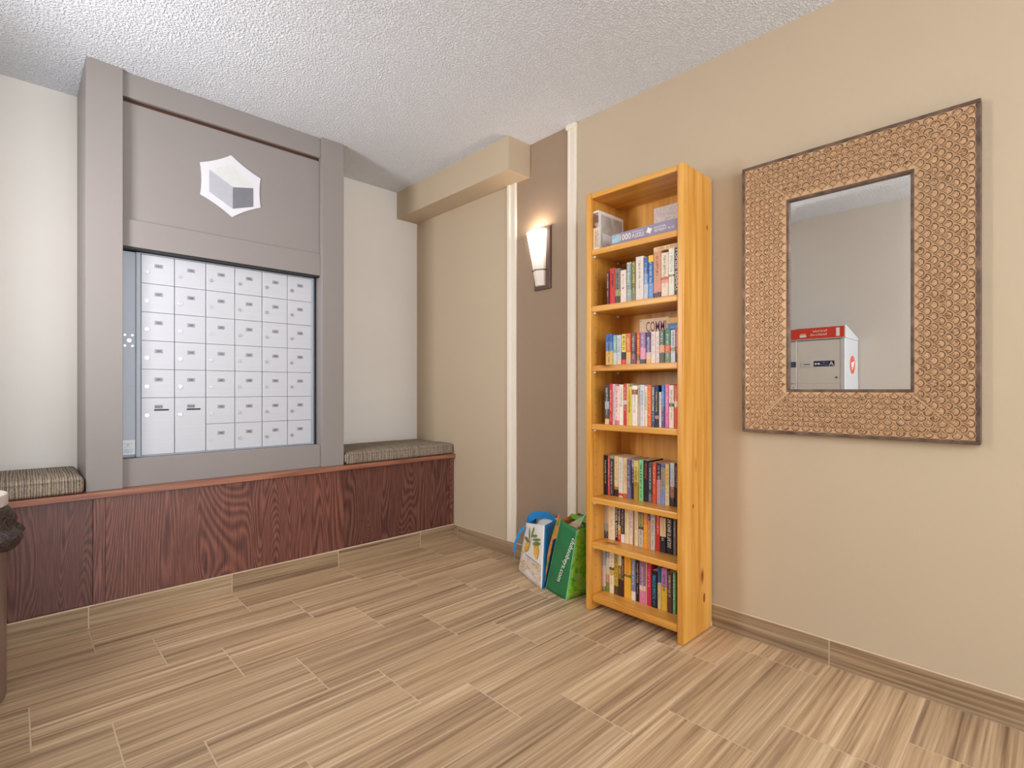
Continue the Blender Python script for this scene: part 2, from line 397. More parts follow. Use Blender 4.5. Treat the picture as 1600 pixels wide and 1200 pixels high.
def cushion(x0, x1, label):
    t = thing('bench_cushion', label, 'cushion', ((x0 + x1) / 2, 3.385, .637), 'cushions on the bench')
    bm = box(x0, 3.132, .6372, x1, YB - .006, .716, .026, 4)
    bmesh.ops.subdivide_edges(bm, edges=[e for e in bm.edges if e.calc_length() > .1], cuts=10, use_grid_fill=True)
    for v in bm.verts:
        if v.co.z > .70:
            u = (v.co.x - x0) / (x1 - x0); w = (v.co.y - 3.132) / .5
            v.co.z += .010 * max(0, 1 - (2 * u - 1) ** 4) * max(0, 1 - (2 * w - 1) ** 4) + .002 * noise.noise(v.co * 9)
    obj('cushion_cover', bm, M['fabric'], t, smooth=True)
    bm = bmesh.new()
    for z in (.652, .702):
        add_box(bm, x0 + .016, 3.1300, z - .0022, x1 - .016, 3.1325, z + .0022)
    obj('piping', bm, M['fabric'], t)
cushion(1.537, 2.393, 'ribbed brown cushion on the bench end beside the beige wall')
cushion(XL + .005, .234, 'ribbed brown cushion on the bench end behind the waste bin')

me_ = thing('mail_enclosure', 'tall taupe painted wooden surround standing on the bench up to the ceiling', 'cabinet', (.885, 3.4, .637))
T = M['taupe']
obj('side_board', box(.2415, 3.197, .637, .262, YB - .002, ZC - .001), T, me_); obj('side_board', box(1.508, 3.197, .637, 1.5285, YB - .002, ZC - .001), T, me_)
obj('post', box(.241, 3.16, .637, .3825, 3.1965, ZC - .001, .0015), T, me_); obj('post', box(1.385, 3.16, .637, 1.529, 3.1965, ZC - .001, .0015), T, me_)
obj('inner_side', box(1.386, 3.197, .637, 1.400, 3.45, ZC - .001), T, me_); obj('inner_side', box(.368, 3.197, .637, .3815, 3.45, ZC - .001), T, me_)
obj('header_board', box(.383, 3.182, 2.578, 1.3845, 3.205, ZC - .001, .0012), T, me_)
obj('gap_board', box(.383, 3.212, 2.54, 1.3845, 3.225, 2.60), M['dark_gap'], me_)
fp = obj('flap_door', box(.384, 3.200, 1.972, 1.3845, 3.2115, 2.560, .001), T, me_)
obj('bottom_rail', box(.384, 3.188, 1.838, 1.3845, 3.2115, 1.974, .0015), T, fp)
obj('sill_board', box(.383, 3.186, .637, 1.3845, 3.24, .7765, .0015), T, me_)
obj('shadow_strip', box(.384, 3.196, 1.8285, 1.3845, 3.236, 1.8372), M['black'], me_)  # shadow under the flap rail, painted as a black strip

# emblem on the flap: a white star-cornered hexagon with a box drawn on it
em = thing('cube_emblem', 'white curved-hexagon plaque with a three-sided grey box on the flap', 'sign', (.878, 3.199, 2.27))
K = [(.723, 2.354), (.877, 2.440), (1.033, 2.352), (1.034, 2.183), (.882, 2.093), (.724, 2.181)]
pts = []
for i in range(6):
    a, b = K[i], K[(i + 1) % 6]; nx, nz = .878 - (a[0] + b[0]) / 2, 2.267 - (a[1] + b[1]) / 2; L = math.hypot(nx, nz)
    for j in range(8):
        t = j / 8; s = .0065 * 4 * t * (1 - t); pts.append((a[0] + (b[0] - a[0]) * t + nx / L * s, 3.1992, a[1] + (b[1] - a[1]) * t + nz / L * s))
obj('plaque', poly(pts, .0032, (0, -1, 0)), plain('white_plaque', lin(222, 222, 228), .4, vary=.01), em)
def face(name, q, rgb): obj(name, poly([(x, 3.1958, z) for x, z in q], .0012, (0, -1, 0)), plain('plaque_' + name, lin(*rgb), .4, .1, .03, 40), em)
face('left_face', [(.767, 2.327), (.884, 2.262), (.884, 2.141), (.767, 2.206)], (186, 186, 196))
face('front_face', [(.8855, 2.262), (.993, 2.285), (.993, 2.178), (.8855, 2.141)], (122, 124, 132))
face('top_face', [(.769, 2.329), (.876, 2.385), (.993, 2.287), (.885, 2.264)], (218, 220, 220))

# ------------------------------------------------------------------ the bank of mailboxes
YM = 3.245
mb = thing('mailbox_bank', 'aluminium bank of numbered apartment mailboxes set in the taupe surround', 'mailbox', (.87, YM, .777))
bm = bmesh.new(); add_box(bm, .386, YM + .012, .7775, 1.372, YM + .2, 1.826); obj('cabinet_body', bm, M['alu_frame'], mb)
obj('side_strip', box(.3865, YM - .002, .79, .4445, YM + .0115, 1.824, .001), M['alu_frame'], mb)
for (a, b, c, d) in ((.445, .7775, .4655, 1.826), (1.3495, .7775, 1.3635, 1.826), (.4655, .7775, 1.3495, .784), (.4655, 1.820, 1.3495, 1.826)):
    obj('frame_bar', box(a, YM - .008, b, c, YM + .0115, d, .0012), M['alu_frame'], mb)
obj('hinge_bar', box(1.3645, YM - .004, .7775, 1.3715, YM + .0115, 1.826, .001), M['hinge'], mb)
PX_, PZ_ = .1472, .1479
def box_mesh(w, h, nm, d=.007):
    bm = box(0, -d, -h, w, 0, 0, .0012); me = bpy.data.meshes.new(nm); bmesh.ops.recalc_face_normals(bm, faces=bm.faces[:]); bm.to_mesh(me); bm.free(); return me
door_me = box_mesh(PX_ - .0032, PZ_ - .0018, 'mailbox_door'); door_me.materials.append(M['alu'])
pdoor_me = box_mesh(PX_ - .0032, 2 * PZ_ - .0018, 'parcel_door'); pdoor_me.materials.append(M['alu'])
bm = bmesh.new(); cyl(bm, (0, 0, 0), (0, -1, 0), .0098, .003, 18); cyl(bm, (0, -.003, 0), (0, -1, 0), .0078, .0022, 18, .0066)
lock_me = bpy.data.meshes.new('lock'); bmesh.ops.recalc_face_normals(bm, faces=bm.faces[:]); bm.to_mesh(lock_me); bm.free(); lock_me.materials.append(M['chrome']); lock_me.materials.append(M['hinge'])
for f_ in lock_me.polygons: f_.material_index = 1 if f_.center.y > -.0031 and f_.center.length > .006 else 0
bm = box(-.0009, -.0059, -.0042, .0009, -.0050, .0042); key_me = bpy.data.meshes.new('keyhole'); bm.to_mesh(key_me); bm.free(); key_me.materials.append(M['black'])
plate_me = box_mesh(.036, .0195, 'number_plate', .0012); plate_me.materials.append(M['plate_grey'])
ink = plain('label_ink', lin(40, 40, 44), .7)
nums = [list(range(101, 107)), [107, 108, 109, 110, 201, 202], list(range(203, 209)), [209, 210, 301, 302, 303, 304], list(range(305, 311)),
        ['Parcel A', 'Parcel B', 401, 402, 403, 404], [None, None, 405, 406, 407, 408]]
for r_, row in enumerate(nums):
    for c_, nmb in enumerate(row):
        if nmb is None: continue
        parcel = isinstance(nmb, str)
        x0, z0 = .4666 + PX_ * c_ + .0016, 1.8195 - PZ_ * r_ - .0009
        d = meshobj('parcel_door' if parcel else 'mailbox_door', pdoor_me if parcel else door_me, mb, Vector((x0, YM, z0)) - mb.location)
        dz = .088 if not parcel else .090
        lk = meshobj('lock', lock_me, d, (.0235, -.007, -dz)); lk.rotation_euler = (0, random.uniform(-.3, .3), 0)
        meshobj('keyhole', key_me, d, (.0235, -.007, -dz + .0005))
        meshobj('number_plate', plate_me, d, (.056, -.007, -.042 + .0 if not parcel else -.036))
        zt = z0 - .042 - .0148 if not parcel else z0 - .036 - .0148
        w = .0195 if not parcel else .030
        lettering(str(nmb), (x0 + .074 - w / 2, YM - .0083, zt), (1, 0, 0), (0, 0, 1), w, .0098, (0, -1, 0), ink, d)
        if parcel:
            obj('mail_slot', poly([(x0 + q, YM - .0071, z0 - .063 + z) for q, z in ((.056, -.004), (.053, 0), (.056, .004), (.118, .004), (.121, 0), (.118, -.004))], .0012, (0, -1, 0)), M['black'], d)
ss = [o for o in mb.children if o.name.startswith('side_strip')][0]
for dx in (-.0155, .0155):
    for dz in (-.027, .027):
        bm = bmesh.new(); cyl(bm, (.4155 + dx, YM - .0021, 1.372 + dz), (0, -1, 0), .0055, .0028, 12); obj('screw', bm, M['chrome'], ss)
bm = bmesh.new(); cyl(bm, (.4175, YM - .0021, 1.372), (0, -1, 0), .0095, .004, 16); obj('lock', bm, M['chrome'], ss)
st = obj('notice_sticker', box(.3875, YM - .0034, .792, .4415, YM - .0021, .8665), plain('pale_sticker', lin(226, 234, 240), .5, vary=.02), ss)
for k, (z, w, h) in enumerate(((.846, .040, .004), (.838, .014, .007), (.830, .030, .004), (.818, .038, .0035), (.811, .038, .0035), (.804, .030, .0035))):
    glyphs((.4145 - w / 2, YM - .0034, z), (1, 0, 0), (0, 0, 1), w, h, (0, -1, 0), colmat((128, 140, 156)), ss, 40 + k)

# ------------------------------------------------------------------ bookcase
X0, XBK = 2.110, 2.388
YA, YC = 1.1185, 1.655            # right and left outer faces
bc = thing('bookcase', 'tall narrow orange pine bookcase standing between the mirror and the bags', 'bookcase', (2.25, 1.387, 0))
obj('side_panel', box(X0, YA, .0003, XBK, YA + .030, 2.122, .006, 2), M['pine_z'], bc, origin=(2.25, YA, 1))
obj('side_panel', box(X0, YC - .032, .0003, XBK, YC, 2.122, .006, 2), M['pine_z'], bc, origin=(2.25, YC, 1))
yi0, yi1 = YA + .030, YC - .032
obj('back_panel', box(XBK - .010, yi0, .05, XBK - .002, yi1, 2.11), M['pine_z'], bc, origin=(XBK, 1.38, 1))
obj('top_board', box(X0 + .004, yi0, 2.092, XBK - .010, yi1, 2.118, .003), M['pine_y'], bc, origin=(2.25, 1.37, 2.1))
SH = {'A': 1.833, 'B': 1.546, 'C': 1.245, 'D': .949, 'E': .577, 'F': .349, 'G': .081}
holes = bmesh.new()
for k, z in SH.items():
    th = .030 if k != 'G' else .036
    obj('shelf', box(X0 + .006, yi0, z - th, XBK - .010, yi1, z, .0055 if k != 'G' else .010, 2), M['pine_y'], bc, origin=(2.25 + z * .3, 1.37, z))
    if k != 'G':
        for xx in (2.135, 2.34):
            bm = bmesh.new(); cyl(bm, (xx, yi1 - .012, z - th - .005), (0, 1, 0), .0045, .0115, 10); add_box(bm, xx - .005, yi1 - .012, z - th - .004, xx + .005, yi1, z - th)
            obj('shelf_peg', bm, M['white'], bc)
z = .16
while z < 2.05:
    for xx in (2.150, 2.345): cyl(holes, (xx, yi1 - .0003, z), (0, 1, 0), .0028, .0006, 8)
    z += .064
o = obj('peg_holes', holes, M['dark_gap'], bc); o['kind'] = 'stuff'
bm = bmesh.new()   # knots in the right side board
for yk, zk, a, b in ((0, .19, .013, .024), (0, .62, .006, .010), (0, .78, .005, .012)):
    pass
bm.free()
for xk, zk, a, b in ((2.306, .158, .011, .022), (2.20, .60, .006, .010), (2.335, 1.88, .006, .012)):
    obj('knot', poly([(xk + a * math.cos(t * PI / 8), YA - .0004, zk + b * math.sin(t * PI / 8)) for t in range(16)], .0003, (0, -1, 0)),
        plain('knot_wood', lin(150, 82, 30), .4, vary=.3, scale=160), bc)
obj('chipped_corner', poly([(2.378, YA - .0004, .002), (2.386, YA - .0004, .002), (2.386, YA - .0004, .026), (2.380, YA - .0004, .030), (2.372, YA - .0004, .018)], .0004, (0, -1, 0)), plain('bare_wood', lin(232, 200, 160), .8), bc)

# ------------------------------------------------------------------ books
BOOKS = {
'B': [(1.5238, 1.5383, .164), (1.4902, 1.5238, .176), (1.4594, 1.489, .168), (1.4255, 1.4579, .155), (1.3967, 1.4243, .188), (1.3722, 1.3958, .188), (1.3288, 1.3716, .204), (1.3058, 1.3282, .195), (1.2783, 1.3046, .199), (1.2383, 1.2778, .211), (1.2019, 1.2378, .198), (1.171, 1.2009, .2105), (1.1500, 1.1705, .209)],
'C': [(1.5045, 1.5443, .152), (1.4793, 1.504, .145), (1.4543, 1.4785, .143), (1.4268, 1.452, .146), (1.4003, 1.4252, .147), (1.3718, 1.3995, .148), (1.3482, 1.3702, .147), (1.3196, 1.3467, .146), (1.2932, 1.3185, .145), (1.2682, 1.2924, .144), (1.2474, 1.2674, .142), (1.2217, 1.2465, .152), (1.1918, 1.221, .15), (1.1669, 1.1911, .145), (1.1500, 1.1653, .148)],
'D': [(1.5283, 1.5545, .196), (1.5062, 1.5277, .202), (1.4917, 1.5054, .2), (1.4698, 1.4912, .191), (1.4445, 1.4695, .197), (1.4259, 1.4437, .202), (1.4183, 1.4254, .202), (1.3975, 1.4178, .187), (1.3652, 1.397, .192), (1.3508, 1.3646, .196), (1.3274, 1.35, .196), (1.3113, 1.3267, .19), (1.2911, 1.3108, .194), (1.2723, 1.2903, .192), (1.2518, 1.2718, .192), (1.238, 1.2513, .162), (1.2232, 1.2376, .193), (1.2012, 1.2228, .197), (1.1763, 1.2005, .193), (1.1581, 1.1756, .193)],
'E': [(1.597, 1.6172, .204), (1.5821, 1.5964, .206), (1.5602, 1.5815, .204), (1.5311, 1.5589, .204), (1.5055, 1.5305, .201), (1.4787, 1.5045, .2), (1.4553, 1.4778, .195), (1.4383, 1.4547, .198), (1.4119, 1.4377, .194), (1.3848, 1.4114, .2), (1.3573, 1.3843, .199), (1.336, 1.3568, .192), (1.3149, 1.3354, .194), (1.2909, 1.3141, .193), (1.2683, 1.2898, .194), (1.2457, 1.2677, .195), (1.241, 1.2452, .198), (1.2177, 1.2405, .203), (1.2000, 1.2172, .203)],
'F': [(1.5975, 1.6222, .181), (1.5546, 1.5969, .19), (1.536, 1.5537, .185), (1.5169, 1.5354, .186), (1.4945, 1.516, .188), (1.4706, 1.4936, .19), (1.4462, 1.4697, .188), (1.4384, 1.4456, .186), (1.4172, 1.4378, .186), (1.3892, 1.4163, .188), (1.3623, 1.3884, .19), (1.3483, 1.3617, .185), (1.3222, 1.3475, .19), (1.2965, 1.3182, .188), (1.2647, 1.2957, .19), (1.2299, 1.2634, .188), (1.2139, 1.2291, .185)],
'G': [(1.6030, 1.6222, .215), (1.5770, 1.6024, .215), (1.5500, 1.5764, .212), (1.5240, 1.5494, .212), (1.5030, 1.5234, .21), (1.488, 1.5024, .21), (1.4481, 1.4874, .212), (1.4234, 1.4474, .21), (1.4031, 1.4228, .209), (1.3668, 1.4021, .205), (1.3606, 1.3658, .208), (1.3346, 1.3596, .2), (1.3022, 1.3337, .176), (1.2829, 1.3009, .202), (1.2505, 1.282, .198), (1.2246, 1.2499, .189), (1.208, 1.2234, .191)],
}
XS = {'B': 2.128, 'C': 2.128, 'D': 2.132, 'E': 2.215, 'F': 2.218, 'G': 2.205}
WH, CR, BK, NV = (238, 232, 220), (232, 216, 182), (38, 34, 38), (44, 46, 66)
def S(*a): return tuple(a) if not isinstance(a[0], int) else ((0.0, a),)
# (colours up the spine, print colour, printed words or None for print too small to read, label)
ST = {
'B': [(S((0, (92, 40, 52)),), WH, '', 'thin dark maroon paperback against the red book on the second shelf'),
 (S((0, (206, 50, 44)),), (70, 26, 22), '', 'bright red hardback at the left of the second shelf'),
 (S((0, (80, 70, 56)), (.2, (150, 150, 90)), (.38, (118, 118, 104))), (50, 46, 40), '', 'mossy grey paperback with a yellow patch beside the red hardback'),
 (S((0, (232, 210, 196)),), (60, 40, 40), 'BIRDS', 'blush cream paperback with two small dark birds on its spine'),
 (S((0, (150, 170, 162)), (.3, (124, 148, 146)), (.95, (170, 180, 170))), WH, 'LISA JEWELL', 'teal grey thriller with white capitals on the second shelf'),
 (S((0, (132, 128, 96)), (.3, (112, 104, 62))), (226, 210, 110), 'RUTH WARE', 'olive thriller with yellow capitals on the second shelf'),
 (S((0, (226, 212, 200)),), (170, 158, 150), '', 'thick off-white hardback with faint grey lettering on the second shelf'),
 (S((0, (192, 196, 206)), (.35, (130, 150, 190)), (.6, (74, 100, 160))), (210, 220, 240), '', 'paperback fading from blue to pale grey on the second shelf'),
 (S((0, (110, 150, 200)), (.35, (50, 110, 172)), (.84, (236, 190, 52))), (196, 216, 240), '', 'blue hardback with a yellow top band on the second shelf'),
 (S((0, (90, 70, 74)), (.1, (214, 140, 112)), (.3, (206, 146, 112))), (150, 84, 66), '', 'thick terracotta patterned hardback under the flat-lying book'),
 (S((0, (230, 205, 186)), (.3, (224, 160, 140)), (.38, (222, 88, 70)), (.44, (226, 210, 188))), (176, 160, 130), '', 'cream hardback with a red smudge under the flat-lying book'),
 (S((0, (234, 226, 208)), (.4, (150, 130, 70)), (.44, (236, 228, 214))), (200, 196, 180), '', 'ivory hardback with a small green ornament on the second shelf'),
 (S((0, (58, 52, 66)),), WH, 'LOUISE PENNY', 'dark slate hardback with large white capitals against the right side board')],
'C': [(S((0, (216, 172, 84)), (.45, (96, 130, 180)), (.75, (54, 96, 164))), (40, 60, 110), '', 'blue and golden seaside paperback at the left of the third shelf'),
 (S((0, (200, 206, 204)), (.4, (140, 172, 168))), (220, 230, 226), '', 'pale teal paperback on the third shelf'),
 (S((0, (220, 190, 150)), (.2, (196, 200, 206))), (160, 166, 176), '', 'silvery grey paperback on the third shelf'),
 (S((0, (216, 70, 70)), (.16, (54, 46, 40)), (.4, (232, 206, 96))), (70, 70, 40), '', 'yellow paperback with a black box and red foot on the third shelf'),
 (S((0, (190, 180, 150)), (.12, (236, 176, 96)), (.38, (226, 104, 58))), (248, 210, 150), '', 'orange paperback fading to peach on the third shelf'),
 (S((0, (132, 74, 84)), (.3, (84, 58, 64)), (.7, (110, 70, 72))), (206, 196, 190), '', 'dark plum patterned paperback on the third shelf'),
 (S((0, (210, 140, 110)), (.1, (110, 100, 66)), (.28, (224, 84, 40))), (252, 196, 90), '', 'fiery orange paperback with yellow letters on the third shelf'),
 (S((0, (80, 78, 90)), (.13, (226, 150, 176)), (.5, (156, 120, 160))), (232, 210, 226), '', 'lilac to pink paperback on the third shelf'),
 (S((0, (226, 174, 80)), (.14, (230, 190, 172)), (.35, (110, 96, 132)), (.8, (66, 58, 90))), (222, 214, 226), '', 'dusky purple paperback with a golden foot on the third shelf'),
 (S((0, (228, 208, 196)),), (190, 160, 150), '', 'off-white paperback left of its white twin below the handwritten card'),
 (S((0, (232, 214, 204)),), (190, 160, 150), '', 'narrow white paperback beside the dark green book on the third shelf'),
 (S((0, (92, 90, 86)), (.3, (220, 160, 110)), (.52, (84, 96, 84))), (208, 214, 200), '', 'charcoal green paperback with a peach picture on the third shelf'),
 (S((0, (110, 132, 100)), (.3, (222, 90, 60)), (.52, (74, 118, 88))), (214, 222, 206), '', 'forest green paperback with an orange roundel on the third shelf'),
 (S((0, (206, 208, 212)), (.34, (170, 150, 110)), (.46, (198, 204, 210))), (150, 160, 172), '', 'pale blue-grey paperback with a small garden ornament on the third shelf'),
 (S((0, (60, 34, 34)), (.35, (196, 58, 46))), (240, 220, 210), '', 'red and black paperback against the right end of the third shelf')],
'D': [(S((0, (222, 190, 130)), (.14, (86, 82, 78)), (.38, (164, 168, 182)), (.58, (66, 64, 66))), (206, 206, 206), '', 'charcoal paperback with a misty grey photo at the left of the fourth shelf'),
 (S((0, (210, 44, 52)),), (246, 190, 180), '', 'crimson paperback next to the charcoal one on the fourth shelf'),
 (S((0, (208, 188, 184)),), (170, 150, 150), '', 'thin dusty pink book pressed against the crimson one'),
 (S((0, (222, 120, 128)), (.12, (240, 206, 200)), (.86, (236, 180, 180))), (190, 90, 100), '', 'shell pink paperback with rosy ends on the fourth shelf'),
 (S((0, (238, 224, 204)),), (180, 170, 150), '', 'plain ivory paperback between the pink and the red book'),
 (S((0, (206, 52, 44)), (.5, (216, 200, 190)), (.6, (206, 60, 46))), (244, 210, 190), '', 'red paperback with a white swirl beside the yellow book'),
 (S((0, (214, 196, 160)),), (120, 120, 90), '', 'very thin buff booklet beside the yellow book'),
 (S((0, (226, 196, 66)),), (90, 80, 30), '', 'yellow paperback on the fourth shelf'),
 (S((0, (240, 224, 212)), (.78, (150, 92, 66)), (.9, (240, 226, 214))), (200, 184, 172), '', 'thick white paperback with a small brown portrait square'),
 (S((0, (200, 178, 150)),), (150, 130, 104), '', 'slim fawn booklet beside the thick white paperback'),
 (S((0, (222, 214, 214)), (.5, (206, 210, 214))), (140, 150, 160), '', 'pale speckled grey paperback on the fourth shelf'),
 (S((0, (236, 218, 190)),), (120, 110, 100), '', 'narrow cream paperback left of the orange one'),
 (S((0, (230, 112, 54)),), (250, 200, 160), '', 'orange paperback in the middle of the fourth shelf'),
 (S((0, (74, 92, 124)), (.4, (66, 70, 84))), WH, 'DEBBIE MACOMBER', 'slate blue paperback with large white capitals on the fourth shelf'),
 (S((0, (52, 44, 52)), (.2, (170, 130, 130)), (.28, (48, 48, 66)), (.7, (26, 48, 78))), (206, 190, 120), '', 'midnight blue paperback with a starry sky on the fourth shelf'),
 (S((0, (228, 206, 200)),), (190, 170, 164), '', 'short white booklet in front of the midnight blue paperback'),
 (S((0, (90, 90, 130)), (.5, (62, 132, 190))), (206, 224, 240), '', 'sky blue paperback beside the bright pink one'),
 (S((0, (226, 108, 160)),), (248, 200, 222), '', 'bright pink paperback on the fourth shelf'),
 (S((0, (238, 222, 200)), (.5, (110, 110, 110)), (.58, (236, 222, 204))), (170, 166, 156), '', 'ivory paperback with a small grey picture beside the bright pink one'),
 (S((0, (218, 76, 48)), (.5, (236, 214, 190)), (.63, (216, 82, 46))), (250, 206, 180), '', 'vermilion paperback with a white square at the right end of the fourth shelf')],
'E': [(S((0, (44, 34, 50)),), WH, 'Jodi Picoult', 'black paperback with white lettering at the left of the fifth shelf'),
 (S((0, (216, 76, 84)),), (250, 206, 200), '', 'narrow coral paperback on the fifth shelf'),
 (S((0, (66, 62, 62)), (.93, (112, 176, 130))), (206, 206, 200), '', 'dark grey paperback with a green top on the fifth shelf'),
 (S((0, (54, 40, 36)), (.17, (172, 120, 60)), (.24, (226, 194, 148))), (200, 170, 120), '', 'buff paperback with a dark picture at its foot on the fifth shelf'),
 (S((0, (236, 200, 160)), (.03, (206, 80, 50)), (.1, (222, 214, 200))), (160, 176, 184), '', 'pale ivory paperback with a red rose at its foot'),
 (S((0, (200, 90, 60)), (.1, (228, 200, 152))), (220, 150, 110), '', 'straw coloured paperback with a red flower at its foot'),
 (S((0, (120, 108, 140)), (.35, (92, 90, 118))), (190, 186, 206), '', 'slate violet paperback on the fifth shelf'),
 (S((0, (56, 52, 66)), (.8, (160, 148, 186))), (226, 224, 230), '', 'dark slate paperback with a lilac top on the fifth shelf'),
 (S((0, (176, 140, 50)), (.45, (206, 176, 80)), (.75, (226, 196, 104))), (150, 90, 40), '', 'golden paperback with foliage on the fifth shelf'),
 (S((0, (132, 206, 140)),), (50, 90, 60), '', 'mint green paperback in the middle of the fifth shelf'),
 (S((0, (44, 36, 42)),), (206, 84, 76), '', 'black paperback with red lettering beside the mint green one'),
 (S((0, (110, 112, 120)), (.2, (76, 80, 90))), (206, 210, 214), '', 'steel grey paperback left of the scarlet one'),
 (S((0, (228, 84, 46)),), (252, 190, 150), '', 'scarlet orange paperback on the fifth shelf'),
 (S((0, (170, 160, 190)), (.16, (206, 150, 150)), (.6, (60, 52, 70))), (190, 196, 222), '', 'dark mauve paperback with a rosy lower half on the fifth shelf'),
 (S((0, (132, 164, 206)), (.35, (160, 160, 150)), (.6, (190, 166, 120)), (.9, (110, 116, 160))), (80, 96, 130), '', 'blue and tan patterned paperback on the fifth shelf'),
 (S((0, (236, 214, 160)), (.5, (226, 196, 130))), (190, 160, 90), '', 'cream yellow paperback near the right of the fifth shelf'),
 (S((0, (50, 66, 96)),), (160, 170, 190), '', 'very thin navy booklet near the right of the fifth shelf'),
 (S((0, (70, 48, 48)), (.2, (160, 110, 84)), (.45, (206, 206, 208))), (170, 176, 184), '', 'pale grey paperback with a dark brown street scene at its foot'),
 (S((0, (46, 32, 30)),), (190, 160, 120), '', 'blackish paperback tucked in the right end of the fifth shelf')],
'F': [(S((0, (84, 96, 110)), (.2, (170, 180, 184)), (.42, (222, 206, 188)), (.9, (184, 168, 190))), (200, 190, 176), '', 'pale paperback with a misty harbour foot at the left of the sixth shelf'),
 (S((0, (238, 216, 178)),), (214, 186, 140), '', 'thick cream paperback on the sixth shelf'),
 (S((0, (40, 34, 30)),), WH, 'LOUISE PENNY', 'black paperback with white capitals on the sixth shelf'),
 (S((0, (204, 60, 44)), (.2, (214, 160, 60)), (.45, (104, 56, 46))), WH, 'SLAUGHTER', 'brown and gold thriller with a red foot on the sixth shelf'),
 (S((0, (238, 230, 220)), (.22, (70, 60, 64))), (190, 180, 180), '', 'dark grey paperback with a white foot on the sixth shelf'),
 (S((0, (240, 220, 176)),), (206, 186, 110), '', 'pale straw paperback in the middle of the sixth shelf'),
 (S((0, (236, 216, 196)),), (186, 160, 176), '', 'cream paperback with faint mauve print on the sixth shelf'),
 (S((0, (150, 110, 60)),), (90, 70, 40), '', 'very thin tan booklet between two cream paperbacks'),
 (S((0, (238, 214, 172)),), (200, 160, 160), '', 'slim buff paperback left of the orange and grey one'),
 (S((0, (206, 200, 176)), (.45, (96, 78, 60)), (.52, (176, 168, 110)), (.85, (120, 110, 130))), (120, 110, 80), '', 'grey green paperback with a lone figure on the sixth shelf'),
 (S((0, (240, 160, 58)), (.6, (232, 134, 40))), (250, 206, 130), '', 'bright orange paperback on the sixth shelf'),
 (S((0, (214, 150, 100)), (.5, (226, 130, 70)), (.75, (66, 86, 130))), (230, 200, 170), '', 'narrow blue and peach paperback on the sixth shelf'),
 (S((0, (214, 204, 192)),), (150, 140, 140), '', 'light grey hardback right of the bright orange one'),
 (S((0, (206, 56, 44)),), (248, 214, 190), '', 'red paperback on the sixth shelf'),
 (S((0, (44, 44, 50)), (.4, (232, 206, 158)), (.87, (50, 46, 50))), (210, 190, 150), '', 'black paperback with a tall cream panel on the sixth shelf'),
 (S((0, (28, 24, 24)),), (240, 232, 214), 'THE POWER OF THE DOG', 'thick black paperback with a long white title on the sixth shelf'),
 (S((0, (120, 112, 112)),), (190, 180, 176), '', 'grey paperback at the right end of the sixth shelf')],
'G': [(S((0, (140, 160, 110)), (.1, (222, 214, 208)), (.6, (170, 180, 206))), (240, 240, 244), '', 'pale sky blue paperback at the left of the bottom shelf'),
 (S((0, (130, 140, 70)), (.22, (206, 140, 120)), (.4, (216, 204, 180)), (.8, (150, 156, 180))), (226, 214, 214), '', 'pastel garden paperback on the bottom shelf'),
 (S((0, (236, 220, 186)), (.44, (222, 178, 60)), (.56, (70, 60, 50)), (.62, (238, 224, 194))), (180, 170, 140), '', 'cream paperback with a small yellow figure on the bottom shelf'),
 (S((0, (92, 70, 40)), (.2, (196, 166, 58)), (.8, (170, 160, 120))), (120, 96, 40), '', 'mustard paperback on the bottom shelf'),
 (S((0, (70, 46, 34)), (.4, (150, 110, 50)), (.72, (226, 206, 160))), (230, 214, 170), '', 'cream and brown paperback left of the dark brown one'),
 (S((0, (66, 44, 38)),), (220, 200, 176), '', 'dark brown paperback on the bottom shelf'),
 (S((0, (236, 176, 56)), (.5, (110, 120, 50)), (.56, (238, 164, 50))), (214, 150, 40), '', 'thick golden orange paperback on the bottom shelf'),
 (S((0, (234, 226, 212)), (.2, (130, 130, 160)), (.9, (150, 140, 150))), (220, 220, 230), '', 'grey blue paperback with a white foot on the bottom shelf'),
 (S((0, (40, 30, 28)),), (214, 190, 160), '', 'black paperback left of the mauve one on the bottom shelf'),
 (S((0, (224, 130, 170)), (.3, (226, 200, 180)), (.42, (150, 112, 140))), (216, 196, 216), '', 'mauve paperback with a pink foot on the bottom shelf'),
 (S((0, (234, 196, 140)),), (200, 160, 110), '', 'very thin peach booklet left of the raspberry book'),
 (S((0, (206, 48, 92)),), (244, 150, 170), '', 'raspberry pink paperback on the bottom shelf'),
 (S((0, (34, 30, 36)),), (64, 170, 206), 'LINWOOD BARCLAY', 'black paperback with sky blue capitals on the bottom shelf'),
 (S((0, (226, 206, 150)), (.62, (24, 96, 160))), (130, 120, 100), '', 'cream paperback with a deep blue top on the bottom shelf'),
 (S((0, (228, 186, 54)), (.56, (188, 136, 186))), (120, 80, 60), '', 'lilac and yellow paperback on the bottom shelf'),
 (S((0, (98, 62, 54)),), (222, 196, 180), '', 'chestnut brown paperback on the bottom shelf'),
 (S((0, (112, 178, 130)),), (220, 240, 226), '', 'mint paperback at the right end of the bottom shelf')],
}
GR = {'B': 'books on the second shelf', 'C': 'paperbacks on the third shelf', 'D': 'paperbacks on the fourth shelf', 'E': 'paperbacks on the fifth shelf', 'F': 'paperbacks on the sixth shelf', 'G': 'paperbacks on the bottom shelf'}
